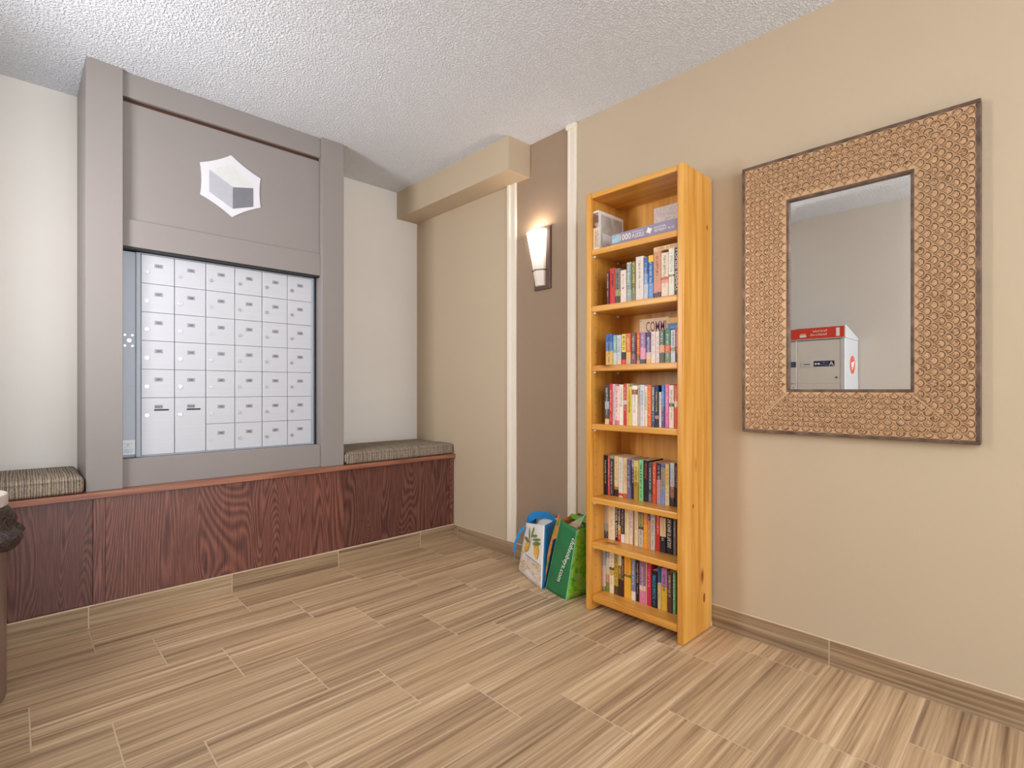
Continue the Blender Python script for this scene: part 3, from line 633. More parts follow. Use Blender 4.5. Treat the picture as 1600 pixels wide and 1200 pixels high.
def book_shell(x0, x1, y0, y1, z0, z1, t=.0016):
    """cover: rounded spine and two boards open at top, bottom and fore-edge"""
    bm = bmesh.new(); w = y1 - y0; rr = min(.003, w * .2)
    out = [(x1, y0), (x0 + rr, y0), (x0 + rr * .3, y0 + rr * .4), (x0, y0 + rr * 1.2), (x0, y1 - rr * 1.2), (x0 + rr * .3, y1 - rr * .4), (x0 + rr, y1), (x1, y1)]
    inn = [(x1, y1 - t), (x0 + t * 1.6, y1 - t), (x0 + t * 1.6, y0 + t), (x1, y0 + t)]
    pts = out + inn
    a = [bm.verts.new((x, y, z0)) for x, y in pts]; b = [bm.verts.new((x, y, z1)) for x, y in pts]; k = len(pts)
    # caps in three strips so no face spans the pages
    for L in (a, b):
        bm.faces.new((L[0], L[1], L[2], L[10], L[11])); bm.faces.new((L[2], L[3], L[4], L[5], L[9], L[10])); bm.faces.new((L[5], L[6], L[7], L[8], L[9]))
    for i in range(k): bm.faces.new((a[i], a[(i + 1) % k], b[(i + 1) % k], b[i]))
    return bm
sd = 0
for k in 'BCDEFG':
    z = SH[k] + .0006
    for i, ((y0, y1, h), (cols, pc, words, label)) in enumerate(zip(BOOKS[k], ST[k])):
        sd += 1; rnd = random.Random(sd); y1 -= .0003
        x0 = XS[k] + rnd.uniform(-.003, .004)
        dep = rnd.uniform(.105, .13) if k == 'C' else (rnd.uniform(.125, .142) if k in 'EFG' else rnd.uniform(.13, .16))
        hard = 'hardback' in label
        root = obj('hardback_book' if hard else ('booklet' if 'booklet' in label else 'paperback_book'), book_shell(x0, x0 + dep, y0, y1, z, z + h), spine_mat(cols), None, origin=(x0, (y0 + y1) / 2, z))
        tag(root, label, 'book', GR[k])
        e = .002 if hard else .0004
        obj('page_block', box(x0 + .004, y0 + .0017, z + e, x0 + dep - e - .001, y1 - .0017, z + h - e - .0002), M['paper'], root)
        w = y1 - y0; pm = colmat(pc)
        yc = (y0 + y1) / 2; nrm = (-1, 0, 0)
        if words == 'BIRDS':
            for zz in (.86, .45):
                obj('bird_mark', poly([(x0 - .0002, yc + dy, z + h * zz + dz) for dy, dz in ((.006, .003), (.002, -.001), (-.002, -.001), (-.006, .003), (-.002, -.005), (.002, -.005))], .0004, nrm), pm, root)
            glyphs((x0, yc - .003, z + h * .8), (0, 0, -1), (0, 1, 0), h * .4, .005, nrm, colmat((210, 180, 166)), root, sd)
        elif words:
            hh = min(w * .56, .019); L = {'LOUISE PENNY': .88, 'LISA JEWELL': .56, 'RUTH WARE': .52, 'DEBBIE MACOMBER': .58, 'Jodi Picoult': .34, 'SLAUGHTER': .66, 'THE POWER OF THE DOG': .72, 'LINWOOD BARCLAY': .66}[words] * h
            zs = z + h * (.96 if words not in ('Jodi Picoult', 'LINWOOD BARCLAY', 'THE POWER OF THE DOG') else .88)
            lettering(words, (x0, yc - hh / 2, zs), (0, 0, -1), (0, 1, 0), L, hh, nrm, pm, root)
            if words not in ('LOUISE PENNY', 'THE POWER OF THE DOG'):
                glyphs((x0, yc - hh * .3, zs - L - h * .04), (0, 0, -1), (0, 1, 0), h * (.22 if words != 'LINWOOD BARCLAY' else .15), hh * .6, nrm, pm, root, sd)
        elif w > .0085:
            hh = min(w * .42, .011); a = rnd.uniform(.84, .94); L = rnd.uniform(.4, .62)
            glyphs((x0, yc - hh / 2, z + h * a), (0, 0, -1), (0, 1, 0), h * L, hh, nrm, pm, root, sd)
            if rnd.random() < .6: glyphs((x0, yc - hh * .3, z + h * (a - L - .05)), (0, 0, -1), (0, 1, 0), h * .18, hh * .6, nrm, pm, root, sd + 500)
# the book lying flat on top of the second shelf's row
zt = SH['B'] + .0006 + .2112
bm = box(2.130, 1.1503, zt, 2.27, 1.277, zt + .020, .0008)
fb = obj('hardback_book', bm, colmat((222, 186, 140)), None, origin=(2.2, 1.21, zt)); tag(fb, 'tan book lying flat across the upright ones on the second shelf', 'book', GR['B'])
obj('page_block', box(2.132, 1.1500, zt + .002, 2.268, 1.1502, zt + .018), M['paper'], fb)
lettering('GIRL in RED', (2.130, 1.258, zt + .005), (0, -1, 0), (0, 0, 1), .10, .011, (-1, 0, 0), colmat((170, 120, 84)), fb)
# handwritten card and face-out book behind the third shelf's row
cz = SH['C'] + .0006
cd = obj('handwritten_card', box(2.290, 1.286, cz, 2.294, 1.452, cz + .232, .0006), colmat((236, 206, 170)), None, origin=(2.29, 1.37, cz))
tag(cd, 'cream card hand-lettered in purple standing behind the paperbacks', 'sign')
lettering('COMMU', (2.290, 1.415, cz + .165), (0, -1, 0), (0, 0, 1), .128, .052, (-1, 0, 0), colmat((120, 74, 100)), cd)
obj('corner_mark', poly([(2.2899, 1.445 + .003 * math.cos(a * PI / 4), cz + .223 + .003 * math.sin(a * PI / 4)) for a in range(8)], .0004, (-1, 0, 0)), colmat((90, 70, 60)), cd)
fo = obj('paperback_book', box(2.268, 1.158, cz, 2.286, 1.283, cz + .222, .0008), spine_mat(S((0, (36, 60, 90)), (.72, (64, 124, 190)), (.88, (236, 180, 74)))), None, origin=(2.27, 1.2, cz))
tag(fo, 'blue and yellow paperback facing outwards behind the third shelf row', 'book', GR['C'])
glyphs((2.268, 1.268, cz + .172), (0, -1, 0), (0, 0, 1), .09, .010, (-1, 0, 0), colmat((214, 226, 240)), fo, 77)
# top shelf: puzzles and the framed-front box
za = SH['A'] + .0006
bx = thing('puzzle_box', 'upright white box with a grey scenic front at the left of the top shelf', 'box', (2.2, 1.604, za))
obj('box_body', box(2.128, 1.586, za, 2.345, 1.6220, za + .196, .001), colmat((232, 226, 220)), bx)
obj('front_picture', box(2.146, 1.5852, za + .018, 2.330, 1.5864, za + .178), art_mat('grey_scene', [(150, 146, 142), (186, 180, 172), (206, 200, 192)], 9), bx)
obj('caption_card', box(2.158, 1.5846, za + .02, 2.300, 1.5856, za + .085), colmat((226, 228, 232)), bx)
obj('spine_photo', box(2.1272, 1.588, za + .110, 2.1284, 1.6205, za + .186), art_mat('dark_photo', [(60, 40, 40), (120, 84, 70), (200, 180, 164)], 40), bx)
obj('spine_panel', box(2.1272, 1.588, za + .006, 2.1284, 1.6205, za + .109), colmat((224, 196, 166)), bx)
for q in (1.5945, 1.6085): glyphs((2.1272, q, za + .012), (0, 0, 1), (0, -1, 0), .085, .007, (-1, 0, 0), colmat((110, 84, 70)), bx, int(q * 1000))
pz = thing('puzzle_box', 'flat lavender jigsaw box reading 1000 PUZZLE on the top shelf', 'box', (2.2, 1.33, za))
obj('box_base', box(2.127, 1.1525, za, 2.325, 1.5075, za + .030, .0008), colmat((150, 142, 164)), pz)
obj('lid', box(2.1255, 1.1510, za + .004, 2.3265, 1.5090, za + .053, .001), spine_mat(((0.0, (146, 136, 158)),)), pz)
xq = 2.1255
obj('logo_panel', box(xq - .0008, 1.462, za + .008, xq, 1.504, za + .046), art_mat('sea_logo', [(120, 170, 190), (170, 200, 206), (150, 140, 160)], 60), pz)
glyphs((xq - .0008, 1.499, za + .020), (0, -1, 0), (0, 0, 1), .03, .007, (-1, 0, 0), colmat((210, 224, 230)), pz, 3)
lt = colmat((238, 230, 222))
lettering('1000', (xq, 1.458, za + .012), (0, -1, 0), (0, 0, 1), .062, .030, (-1, 0, 0), lt, pz)
lettering('PUZZLE', (xq, 1.388, za + .012), (0, -1, 0), (0, 0, 1), .064, .018, (-1, 0, 0), lt, pz)
lettering('PIECE JIGSAW', (xq, 1.388, za + .034), (0, -1, 0), (0, 0, 1), .062, .008, (-1, 0, 0), lt, pz)
def piece(y, z, s):
    P = [(-1, -1), (-.3, -1), (-.45, -1.5), (0, -1.8), (.45, -1.5), (.3, -1), (1, -1), (1, -.3), (1.5, -.5), (1.8, 0), (1.5, .5), (1, .3), (1, 1), (.3, 1), (.45, 1.5), (0, 1.8), (-.45, 1.5), (-.3, 1), (-1, 1), (-1, .3), (-1.5, .5), (-1.8, 0), (-1.5, -.5), (-1, -.3)]
    c, q = math.cos(.35), math.sin(.35)
    return poly([(xq - .0002, y - (a * c - b * q) * s, z + (a * q + b * c) * s) for a, b in P], .0005, (-1, 0, 0))
obj('jigsaw_piece_print', piece(1.297, za + .028, .0092), lt, pz)
lettering('MOUNTAIN', (xq, 1.270, za + .030), (0, -1, 0), (0, 0, 1), .058, .009, (-1, 0, 0), lt, pz)
lettering('RETREAT', (xq, 1.270, za + .015), (0, -1, 0), (0, 0, 1), .062, .011, (-1, 0, 0), lt, pz)
glyphs((xq, 1.198, za + .015), (0, -1, 0), (0, 0, 1), .036, .009, (-1, 0, 0), lt, pz, 9)
p2 = thing('puzzle_box', 'pale floral jigsaw box standing at the back of the top shelf', 'box', (2.36, 1.28, za))
obj('box_body', box(2.338, 1.160, za, 2.366, 1.400, za + .205, .001), colmat((230, 220, 220)), p2)
obj('cover_picture', box(2.3372, 1.164, za + .006, 2.3384, 1.396, za + .199), art_mat('pale_floral', [(176, 160, 176), (234, 226, 220), (214, 190, 190), (244, 238, 230)], 34), p2)

# ------------------------------------------------------------------ wall sconce
sc = thing('wall_sconce', 'lit wall sconce with a tapered frosted shade on a bronze plate', 'lamp', (XR, 2.217, 1.95))
obj('back_plate', box(2.385, 2.148, 1.749, XR - .0014, 2.286, 2.140, .002), M['bronze'], sc)
bm = bmesh.new(); rings = []
for t in [i / 10 for i in range(11)]:
    z = 1.772 + .348 * t; hw = .036 + .040 * t ** 1.2; cy = 2.222 + .028 * t; dp = .034 + .028 * t
    xb = 2.384; L = []
    outl = [(xb, -1), (xb - dp * .42, -1), (xb - dp, 0), (xb - dp * .42, 1), (xb, 1)]
    th = .0035
    inn = [(xb, .92), (xb - dp * .42 + th, .92), (xb - dp + th * 1.6, 0), (xb - dp * .42 + th, -.92), (xb, -.92)]
    rings.append([bm.verts.new((x, cy + s * hw, z)) for x, s in outl + inn])
for a, b in zip(rings, rings[1:]):
    for i in range(10): bm.faces.new((a[i], a[(i + 1) % 10], b[(i + 1) % 10], b[i]))
for L in (rings[0], rings[-1]):
    for q in ((0, 1, 8, 9), (1, 2, 7, 8), (2, 3, 6, 7), (3, 4, 5, 6)): bm.faces.new([L[i] for i in q])
a = rings[0]; bm.faces.new((a[5], a[6], a[7], a[8], a[9]))
obj('glass_shade', bm, M['shade'], sc)
bm = bmesh.new()
def bar(bm, a, b, r=.0028):
    a, b = Vector(a), Vector(b); cyl(bm, a, (b - a).normalized(), r, (b - a).length, 8)
z = 1.868; hw = .048; cy = 2.230
bar(bm, (2.386, cy + hw, z), (2.364, cy + hw, z)); bar(bm, (2.365, cy + hw + .004, z), (2.337, cy, z)); bar(bm, (2.337, cy, z), (2.365, cy - hw - .004, z)); bar(bm, (2.364, cy - hw, z), (2.386, cy - hw, z))
obj('retaining_clip', bm, M['bronze_dark'], sc)

# ------------------------------------------------------------------ mirror
XM = 2.365
my0, my1, mz0, mz1 = .1685, .968, .9345, 2.1135
gy0, gy1, gz0, gz1 = .360, .772, 1.124, 1.9175
mr = thing('wall_mirror', 'large wall mirror in a wide antique gold fish-scale embossed frame', 'mirror', (2.385, .568, 1.52))
obj('backing_board', box(2.376, my0 + .012, mz0 + .012, XR - .001, my1 - .012, mz1 - .012), M['edging'], mr)
e = .014
for (a, b, c, d) in ((my0, mz0, my1, mz0 + e), (my0, mz1 - e, my1, mz1), (my0, mz0 + e, my0 + e, mz1 - e), (my1 - e, mz0 + e, my1, mz1 - e)):
    obj('outer_edging', box(XM - .002, a, b, XR - .001, c, d, .0015), M['edging'], mr, origin=(XM, a, b))
i_ = .011
for (a, b, c, d) in ((gy0 - i_, gz0 - i_, gy1 + i_, gz0), (gy0 - i_, gz1, gy1 + i_, gz1 + i_), (gy0 - i_, gz0, gy0, gz1), (gy1, gz0, gy1 + i_, gz1)):
    obj('inner_edging', box(XM - .003, a, b, 2.3755, c, d, .0015), M['edging'], mr, origin=(XM, a, b))
# flat frame boards, mitred at the corners
oy0, oy1, oz0, oz1 = my0 + e, my1 - e, mz0 + e, mz1 - e
iy0, iy1, iz0, iz1 = gy0 - i_, gy1 + i_, gz0 - i_, gz1 + i_
boards = {'right': [(oy0, oz0), (iy0, iz0), (iy0, iz1), (oy0, oz1)], 'left': [(oy1, oz1), (iy1, iz1), (iy1, iz0), (oy1, oz0)],
          'bottom': [(oy1, oz0), (iy1, iz0), (iy0, iz0), (oy0, oz0)], 'top': [(oy0, oz1), (iy0, iz1), (iy1, iz1), (oy1, oz1)]}
bo = {k: obj('frame_board', poly([(XM, y, z) for y, z in q], .0108, (1, 0, 0)), M['gold'], mr) for k, q in boards.items()}
# one fish scale, lying in its own plane: tip towards +v, rounded end towards -v
def scale_rings():
    o = []; q = .0196 / .0188; w = .0199 / .0188
    for s in range(8): t = PI + PI * s / 7; o.append((.96 * math.cos(t), .96 * math.sin(t)))
    for s in range(1, 5):                      # concave flank, an arc of the next scale's outline
        t = -PI / 2 - (PI / 2) * s / 4; o.append((w + .97 * math.cos(t), q + .97 * math.sin(t)))
    for s in range(3, 0, -1):
        t = -PI / 2 - (PI / 2) * s / 4; o.append((-w - .97 * math.cos(t), q + .97 * math.sin(t)))
    return o
RG = scale_rings()
def scale_verts(cy, cz, u, v, r):
    """rings: ridge foot, ridge top, groove, boss edge, boss centre"""
    out = []
    for (f, h) in ((1.0, 0.0), (.98, .0018), (.86, .0018), (.76, .0002), (.66, .0009)):
        out.append([(XM - h, cy + (x * u[0] + y * v[0]) * r * f, cz + (x * u[1] + y * v[1]) * r * f) for x, y in RG])
    return out, (XM - .0022, cy, cz)
def scale_bm(bm, cy, cz, u, v, r):
    R, c = scale_verts(cy, cz, u, v, r); V = [[bm.verts.new(q) for q in ring] for ring in R]; N = len(RG)
    for k in range(4):
        for i in range(N):
            f = bm.faces.new((V[k][i], V[k][(i + 1) % N], V[k + 1][(i + 1) % N], V[k + 1][i])); f.material_index = 0 if k < 2 else 1
    cc = bm.verts.new(c)
    for i in range(N): bm.faces.new((V[4][i], V[4][(i + 1) % N], cc)).material_index = 2
SM = [M['gold'], M['gold_dark'], M['gold_boss']]
# right board: tips point to the glass (+y); scales there are the largest in view, each its own part
pitch, rowp, rad = .0398, .0196, .0188
def place(side):
    P = []; w = iy0 - oy0; rows = int((w - .006) / rowp)
    if side in ('right', 'left'):
        n_ = int((oz1 - oz0) / pitch)
        for rr in range(rows):
            d = .015 + rr * rowp                  # distance from the outer edge
            for c in range(-1, n_ + 2):
                z = (oz0 + oz1) / 2 + (c - n_ / 2 + (.5 if rr % 2 else 0)) * pitch
                if oz0 + d + .001 < z < oz1 - d - .001: P.append((oy0 + d if side == 'right' else oy1 - d, z))
    else:
        n_ = int((oy1 - oy0) / pitch)
        for rr in range(rows):
            d = .015 + rr * rowp
            for c in range(-1, n_ + 2):
                y = (oy0 + oy1) / 2 + (c - n_ / 2 + (.5 if rr % 2 else 0)) * pitch
                if oy0 + d + .001 < y < oy1 - d - .001: P.append((y, oz0 + d if side == 'bottom' else oz1 - d))
    return P
UV = {'right': ((0, 1), (1, 0)), 'left': ((0, 1), (-1, 0)), 'bottom': ((1, 0), (0, 1)), 'top': ((1, 0), (0, -1))}
bm = bmesh.new(); u, v = UV['right']; scale_bm(bm, 0, 0, u, v, rad)
bm.transform(Matrix.Translation((-XM, 0, 0))); bmesh.ops.recalc_face_normals(bm, faces=bm.faces[:])
sme = bpy.data.meshes.new('scale'); bm.to_mesh(sme); bm.free()
for q in SM: sme.materials.append(q)
P = place('right'); P.sort(key=lambda q: q[0])
for k, (y, z) in enumerate(P[:300]): meshobj('scale', sme, bo['right'], Vector((XM - .0002, y, z)) - wloc(bo['right']))
for side in ('left', 'bottom', 'top'):
    bm = bmesh.new(); u, v = UV[side]
    for y, z in place(side): scale_bm(bm, y, z, u, v, rad)
    o = obj('embossed_scales', bm, SM, bo[side]); o['kind'] = 'stuff'
# mitre ridges
for (a, b) in (((oy0, oz0), (iy0, iz0)), ((oy0, oz1), (iy0, iz1)), ((oy1, oz0), (iy1, iz0)), ((oy1, oz1), (iy1, iz1))):
    bm = bmesh.new(); bar(bm, (XM + .001, *a), (XM + .001, *b), .0022); obj('mitre_bead', bm, M['gold'], mr)
bv = .024
ml = obj('mirror_glass', box(2.3735, gy0 + bv, gz0 + bv, 2.376, gy1 - bv, gz1 - bv), M['mirror'], mr)
bm = bmesh.new()
fo_ = [(2.3735, gy0 + bv, gz0 + bv), (2.3735, gy1 - bv, gz0 + bv), (2.3735, gy1 - bv, gz1 - bv), (2.3735, gy0 + bv, gz1 - bv)]
bo_ = [(2.3740, gy0, gz0), (2.3740, gy1, gz0), (2.3740, gy1, gz1), (2.3740, gy0, gz1)]
va = [bm.verts.new(q) for q in fo_]; vb = [bm.verts.new(q) for q in bo_]
vc = [bm.verts.new((2.376, q[1], q[2])) for q in bo_]; vd = [bm.verts.new((2.376, q[1], q[2])) for q in fo_]
for i in range(4):
    j = (i + 1) % 4
    for q in ((va, vb), (vb, vc), (vc, vd), (vd, va)): bm.faces.new((q[0][i], q[0][j], q[1][j], q[1][i]))
obj('bevelled_rim', bm, M['mirror'], ml)

# ------------------------------------------------------------------ parcel locker, seen in the mirror
LY0, LY1, LX0, LX1 = 1.17, 1.92, XL + .012, -.13
lk = thing('parcel_locker', 'pale grey parcel locker with a red header, seen reflected in the mirror', 'locker', (-.34, 1.545, 0))
lg = plain('locker_grey', lin(216, 214, 210), .45, vary=.01); lw = plain('locker_white', lin(206, 209, 213), .4, vary=.01)
obj('body', box(LX0, LY0, .0005, LX1 - .02, LY1, 1.545, .004), lw, lk)
for (a, b) in ((LY0, LY0 + .035), (1.532, 1.560), (LY1 - .035, LY1)): obj('front_post', box(LX1 - .02, a, .02, LX1, b, 1.545, .004), lw, lk)
bm = bmesh.new(); prof = [(LX0, 1.5455), (LX1 + .006, 1.5455), (LX1 + .006, 1.648), (LX1 - .02, 1.652), (LX0, 1.562)]
a = [bm.verts.new((x, LY0 - .003, z)) for x, z in prof]; b = [bm.verts.new((x, LY1 + .003, z)) for x, z in prof]
bm.faces.new(a); bm.faces.new(b[::-1])
for i in range(5): bm.faces.new((a[i], a[(i + 1) % 5], b[(i + 1) % 5], b[i]))
obj('header', bm, lw, lk)
xr = LX1 + .0062; red = colmat((214, 62, 44), .4)
rp = obj('red_panel', box(xr, LY0 + .004, 1.552, xr + .002, LY1, 1.642), red, lk); xr += .002
wt = colmat((244, 240, 236))
lettering('1', (xr, LY0 + .036, 1.562), (0, 1, 0), (0, 0, 1), .026, .068, (1, 0, 0), wt, rp)
lettering('Parcel locker', (xr, LY0 + .128, 1.604), (0, 1, 0), (0, 0, 1), .110, .020, (1, 0, 0), wt, rp)
lettering('Armoire à colis', (xr, LY0 + .128, 1.574), (0, 1, 0), (0, 0, 1), .126, .022, (1, 0, 0), wt, rp)
obj('header_mark', box(xr - .0005, LY0 + .285, 1.566, xr + .0006, LY0 + .335, 1.586), wt, rp)
obj('header_mark', box(xr - .0005, LY0 + .29, 1.592, xr + .0006, LY0 + .33, 1.596), wt, rp)
navy = colmat((36, 46, 84), .4)
for (a, b, let) in ((LY0 + .036, 1.531, 'A'), (1.561, LY1 - .036, 'B')):
    for (z0, z1, first) in ((1.172, 1.535, 1), (.80, 1.168, 0), (.43, .796, 0), (.03, .426, 0)):
        d = obj('locker_door', box(LX1 - .018, a, z0, LX1 - .002, b, z1, .003), lg, lk)
        xd = LX1 - .002
        bm = bmesh.new(); cyl(bm, (xd, a + .025, z0 + .05), (1, 0, 0), .007, .006, 10); obj('door_knob', bm, M['bronze'], d)
        if not first: continue
        obj('number_panel', box(xd, a + .040, 1.315, xd + .0012, a + .195, 1.362), navy, d)
        lettering(let, (xd + .0012, a + .046, 1.321), (0, 1, 0), (0, 0, 1), .034, .034, (1, 0, 0), wt, d)
        for q in (1.342, 1.324): glyphs((xd + .0012, a + .088, q), (0, 1, 0), (0, 0, 1), .052, .010, (1, 0, 0), colmat((150, 160, 190)), d, int(q * 1000))
        obj('key_symbol', poly([(xd + .0012, a + .145 + y, 1.338 + z) for y, z in ((0, .002), (.012, .010), (.018, .003), (.028, .003), (.034, .010), (.044, 0), (.034, -.010), (.028, -.003), (.018, -.003), (.012, -.010), (0, -.002))], .0008, (1, 0, 0)), wt, d)
        obj('latch_plate', box(xd, a + .198, 1.312, xd + .004, a + .290, 1.364, .001), lw, d)
        obj('latch_slot', box(xd + .0038, a + .222, 1.332, xd + .0048, a + .270, 1.338), M['black'], d)
cx, cz_ = -.352, 1.330
rd = obj('red_roundel', poly([(cx + .078 * math.cos(t * PI / 16), LY0 - .0002, cz_ + .078 * math.sin(t * PI / 16)) for t in range(32)], .0012, (0, -1, 0)), colmat((222, 92, 74), .4), lk)
obj('wing_symbol', poly([(cx + x, LY0 - .0014, cz_ + z) for x, z in ((-.05, .032), (.05, .012), (.02, -.002), (.05, -.012), (.006, -.018), (.026, -.044), (-.012, -.030), (-.028, -.005))], .0008, (0, -1, 0)), wt, rd)

# ------------------------------------------------------------------ waste bin at the left edge
bx0, by0 = -.192, 2.660
wb = thing('waste_bin', 'round taupe waste bin with a dark liner hanging out under its rim', 'bin', (bx0, by0, 0))
def lathe(prof, seg=48, wob=None):
    bm = bmesh.new(); R = []
    for k, (r, z) in enumerate(prof):
        ring = []
        for s in range(seg):
            a = 2 * PI * s / seg; rr, zz = r, z
            if wob: rr, zz = wob(k, a, r, z)
            ring.append(bm.verts.new((bx0 + rr * math.cos(a), by0 + rr * math.sin(a), zz)))
        R.append(ring)
    for p, q in zip(R, R[1:]):
        for s in range(seg): bm.faces.new((p[s], p[(s + 1) % seg], q[(s + 1) % seg], q[s]))
    return bm
obj('bin_body', lathe([(.0, .0005), (.160, .0005), (.168, .008), (.170, .02), (.170, .70), (.166, .70), (.166, .02), (0, .02)]), M['bin'], wb, smooth=False)
obj('rim', lathe([(.150, .738), (.166, .746), (.172, .744), (.1745, .737), (.1745, .706), (.1715, .703), (.165, .706), (.150, .715), (.150, .738)]), M['bin_rim'], wb)
def lw_(k, a, r, z):
    f = noise.noise(Vector((math.cos(a) * 2.6, math.sin(a) * 2.6, z * 9))); g = noise.noise(Vector((math.cos(a) * 7, math.sin(a) * 7, z * 22 + 5)))
    return r + (.020 * f + .014 * g) * (0 if k == 0 else min(1, k / 3)), z + .014 * noise.noise(Vector((math.cos(a) * 2, math.sin(a) * 2, 9))) * (k / 7)
lo = obj('liner', lathe([(.1715, .702), (.176, .685), (.184, .665), (.186, .645), (.184, .63), (.205, .612), (.216, .592), (.207, .570), (.190, .552), (.1745, .545)], 72, lw_), M['liner'], wb, smooth=True)
sm = lo.modifiers.new('solidify', 'SOLIDIFY'); sm.thickness = .0015

# ------------------------------------------------------------------ shopping bags
def panel(name, parent, P, mat, nu=10, nv=12, bulge=0.0, nz=.004, seed=0, thick=.0016):
    """cloth panel through corners bottom-left, bottom-right, top-right, top-left, gently creased"""
    a, b, c, d = map(Vector, P); nrm = (b - a).cross(d - a).normalized(); bm = bmesh.new(); G_ = []
    for j in range(nv + 1):
        t = j / nv; row = []
        for i in range(nu + 1):
            s = i / nu; q = (a * (1 - s) + b * s) * (1 - t) + (d * (1 - s) + c * s) * t
            edge = min(1, 6 * min(s, 1 - s)) * min(1, 6 * min(t, 1 - t) if t < .5 else 1)
            q = q + nrm * (bulge * 4 * s * (1 - s) * (1 - abs(2 * t - .8) * .6) + nz * edge * (noise.noise(q * 14 + Vector((seed, 0, 0))) + .6 * noise.noise(q * 34)))
            row.append(bm.verts.new(q))
        G_.append(row)
    for j in range(nv):
        for i in range(nu): bm.faces.new((G_[j][i], G_[j][i + 1], G_[j + 1][i + 1], G_[j + 1][i]))
    o = obj(name, bm, mat, parent, smooth=True)
    m_ = o.modifiers.new('solidify', 'SOLIDIFY'); m_.thickness = thick; m_.offset = 1
    def at(s, t, lift=.003):
        return (a * (1 - s) + b * s) * (1 - t) + (d * (1 - s) + c * s) * t + nrm * (bulge * 4 * s * (1 - s) * (1 - abs(2 * t - .8) * .6) + lift)
    return o, at, nrm
def decal(name, at, pts, mat, parent, lift=.006):
    bm = bmesh.new(); n_ = len(pts); cs = sum(p[0] for p in pts) / n_, sum(p[1] for p in pts) / n_
    v = [bm.verts.new(at(s, t, lift)) for s, t in pts]; c = bm.verts.new(at(*cs, lift))
    for i in range(n_): bm.faces.new((v[i], v[(i + 1) % n_], c))
    return obj(name, bm, mat, parent)
def strap(name, parent, pts, w, mat):
    """flat webbing through pts, w = width vector"""
    bm = bmesh.new(); w = Vector(w) / 2; P = [Vector(p) for p in pts]; n_ = len(P)
    A = [bm.verts.new(p - w) for p in P]; B = [bm.verts.new(p + w) for p in P]
    for i in range(n_ - 1): bm.faces.new((A[i], A[i + 1], B[i + 1], B[i]))
    o = obj(name, bm, mat, parent); m_ = o.modifiers.new('solidify', 'SOLIDIFY'); m_.thickness = .0018; return o
bagw = plain('white_bag_cloth', lin(232, 228, 222), .55, vary=.03, scale=12); blue = plain('blue_bag_cloth', lin(24, 120, 178), .45, vary=.12, scale=12)
sky_ = plain('bright_blue_webbing', lin(46, 150, 222), .5)
w1 = thing('shopping_bag', 'white shopping bag printed with lemons and blue sides on the floor', 'bag', (2.26, 2.13, 0))
A0, B0 = (2.262, 2.300, .002), (2.133, 1.984, .002)
A1, B1 = (2.292, 2.262, .296), (2.232, 2.052, .330)
C0, D0 = (2.375, 2.035, .002), (2.385, 2.300, .002)
C1, D1 = (2.372, 2.060, .345), (2.380, 2.262, .330)
f1, at1, n1 = panel('front_panel', w1, (A0, B0, B1, A1), bagw, 12, 14, .012, .006, 1)
panel('side_panel', w1, (B0, C0, C1, B1), blue, 8, 14, -.004, .004, 2); panel('side_panel', w1, (D0, A0, A1, D1), blue, 8, 14, 0, .004, 3)
panel('back_panel', w1, (C0, D0, D1, C1), bagw, 10, 14, -.004, .004, 4); panel('base_panel', w1, (A0, D0, C0, B0), bagw, 4, 4, 0, 0, 5)
lem = art_mat('lemon_print', [(196, 132, 30), (232, 176, 60), (244, 210, 120)], 40); leaf = art_mat('leaf_print', [(92, 110, 52), (134, 150, 88)], 60)
def ell(cs, ct, a, b, ang, k=14): return [(cs + a * math.cos(t * 2 * PI / k) * math.cos(ang) - b * math.sin(t * 2 * PI / k) * math.sin(ang), ct + a * math.cos(t * 2 * PI / k) * math.sin(ang) + b * math.sin(t * 2 * PI / k) * math.cos(ang)) for t in range(k)]
for cs, ct, a, b, g in ((.30, .565, .155, .098, .9), (.74, .560, .150, .098, 2.0)): decal('lemon_print', at1, ell(cs, ct, a, b, g), lem, f1)
for cs, ct, a, b, g in ((.34, .80, .12, .028, 1.95), (.50, .845, .11, .03, 1.25), (.62, .79, .12, .022, .15), (.26, .68, .15, .035, -.2), (.72, .735, .18, .024, .12), (.74, .668, .16, .036, .15)): decal('leaf_print', at1, ell(cs, ct, a, b, g, 10), leaf, f1, .007)
decal('stem_print', at1, [(.44, .60), (.455, .60), (.47, .86), (.455, .86)], leaf, f1, .0065)
lo_ = art_mat('cookery_print', [(222, 206, 186), (206, 176, 120), (236, 226, 212), (186, 164, 190)], 26)
decal('table_print', at1, [(.03, .02), (.97, .02), (.97, .33), (.5, .36), (.03, .38)], lo_, f1, .0045)
decal('table_line', at1, [(.03, .405), (.5, .385), (.97, .345), (.97, .352), (.5, .394), (.03, .413)], colmat((90, 80, 80)), f1, .006)
# handles
strap('handle', w1, [(2.300, 2.262, .290), (2.318, 2.262, .318), (2.340, 2.235, .340), (2.352, 2.19, .350), (2.358, 2.13, .350), (2.352, 2.075, .335)], (-.014, .004, .044), sky_)
strap('handle', w1, [(2.278, 2.262, .275), (2.262, 2.292, .235), (2.252, 2.318, .17), (2.248, 2.332, .105)], (.006, .022, .006), sky_)
grn = plain('dark_green_bag_cloth', lin(42, 122, 74), .42, vary=.12, scale=10); lime = art_mat('vegetable_print', [(28, 128, 58), (84, 176, 36), (150, 200, 40), (150, 170, 140)], 22)
gus = art_mat('carrot_print', [(60, 130, 60), (110, 150, 70), (230, 120, 50), (200, 170, 110)], 20); pipe = plain('pale_green_piping', lin(120, 196, 150), .5)
w2 = thing('shopping_bag', 'dark green grocery tote with white web address leaning beside the bookcase', 'bag', (2.24, 1.88, 0))
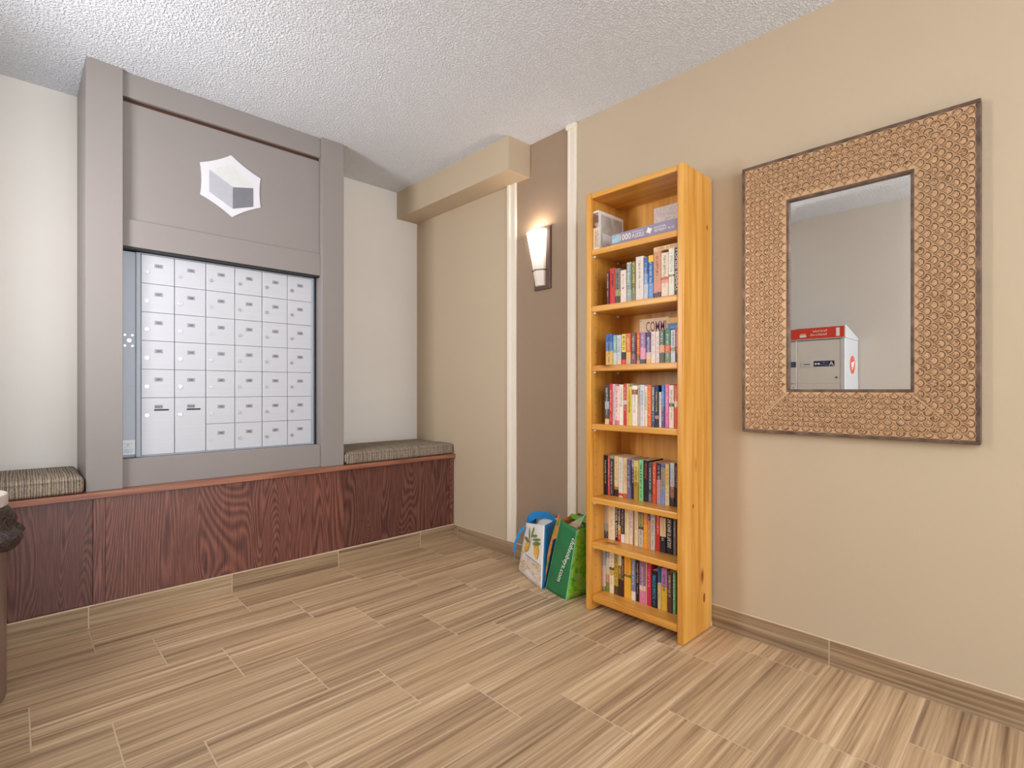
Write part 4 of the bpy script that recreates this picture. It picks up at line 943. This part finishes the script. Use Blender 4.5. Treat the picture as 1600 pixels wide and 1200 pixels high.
a0, b0, c0, d0 = (2.160, 1.978, .002), (2.118, 1.795, .002), (2.375, 1.765, .002), (2.380, 1.975, .002)
a1, b1, c1, d1 = (2.205, 1.903, .398), (2.160, 1.752, .374), (2.372, 1.745, .385), (2.378, 1.915, .400)
f2, at2, n2 = panel('front_panel', w2, (a0, b0, b1, a1), grn, 12, 16, .006, .007, 11)
r2, atr, nr = panel('side_panel', w2, (b0, c0, c1, b1), lime, 8, 14, .008, .005, 12); panel('side_panel', w2, (d0, a0, a1, d1), gus, 8, 14, 0, .004, 13)
panel('back_panel', w2, (c0, d0, d1, c1), grn, 8, 12, 0, .003, 14); panel('base_panel', w2, (a0, d0, c0, b0), grn, 4, 4, 0, 0, 15)
bm = bmesh.new(); bar(bm, b0, b1, .0028); bar(bm, a0, b0, .0028); bar(bm, a0, a1, .0022); bar(bm, b0, c0, .0022); obj('piping', bm, pipe, w2)
# folded corner beside the front panel
gp = [(2.166, 1.992, .03), (2.206, 1.965, .27), (2.212, 1.905, .30), (2.207, 1.907, .402), (2.236, 1.950, .412), (2.226, 1.985, .30), (2.205, 2.002, .20), (2.176, 2.0, .06)]
bm = bmesh.new(); vv = [bm.verts.new(q) for q in gp]; bm.faces.new((vv[0], vv[1], vv[6], vv[7])); bm.faces.new((vv[1], vv[2], vv[5], vv[6])); bm.faces.new((vv[2], vv[3], vv[4], vv[5]))
o = obj('folded_gusset', bm, gus, w2); m_ = o.modifiers.new('solidify', 'SOLIDIFY'); m_.thickness = .0016
# web address down the front panel
vs_, fs_ = text_mesh('clubsobeys.com'); bm = bmesh.new()
s0, t0, s1, t1 = .84, .885, .46, .215
L = math.hypot((s1 - s0) * .17, (t1 - t0) * .39); du = ((s1 - s0), (t1 - t0)); pv = (-(t1 - t0) * .39 / L, (s1 - s0) * .17 / L)
bv_ = [bm.verts.new(at2(s0 + du[0] * a + pv[0] * .042 * b / .17, t0 + du[1] * a + pv[1] * .042 * b / .39, .0085)) for a, b in vs_]
for q in fs_:
    try: bm.faces.new([bv_[i] for i in q])
    except ValueError: pass
obj('lettering', bm, colmat((236, 236, 226)), f2)
lg2 = plain('lime_webbing', lin(116, 170, 50), .5)
strap('handle', w2, [(2.30, 1.918, .385), (2.305, 1.905, .398), (2.315, 1.86, .392), (2.33, 1.80, .378), (2.335, 1.77, .365)], (0, .004, .030), lg2)
kb = thing('paper_bag', 'beige paper bag poking out of the green tote', 'bag', (2.265, 1.85, .006))
obj('paper_body', box(2.235, 1.812, .006, 2.295, 1.885, .368, .004), plain('kraft_paper', lin(206, 178, 144), .8), kb)
obj('folded_top', poly([(2.262, 1.885, .369), (2.262, 1.812, .369), (2.262, 1.775, .437), (2.262, 1.83, .402)], .003, (1, 0, 0)), plain('grey_green_paper', lin(176, 180, 148), .8), kb)
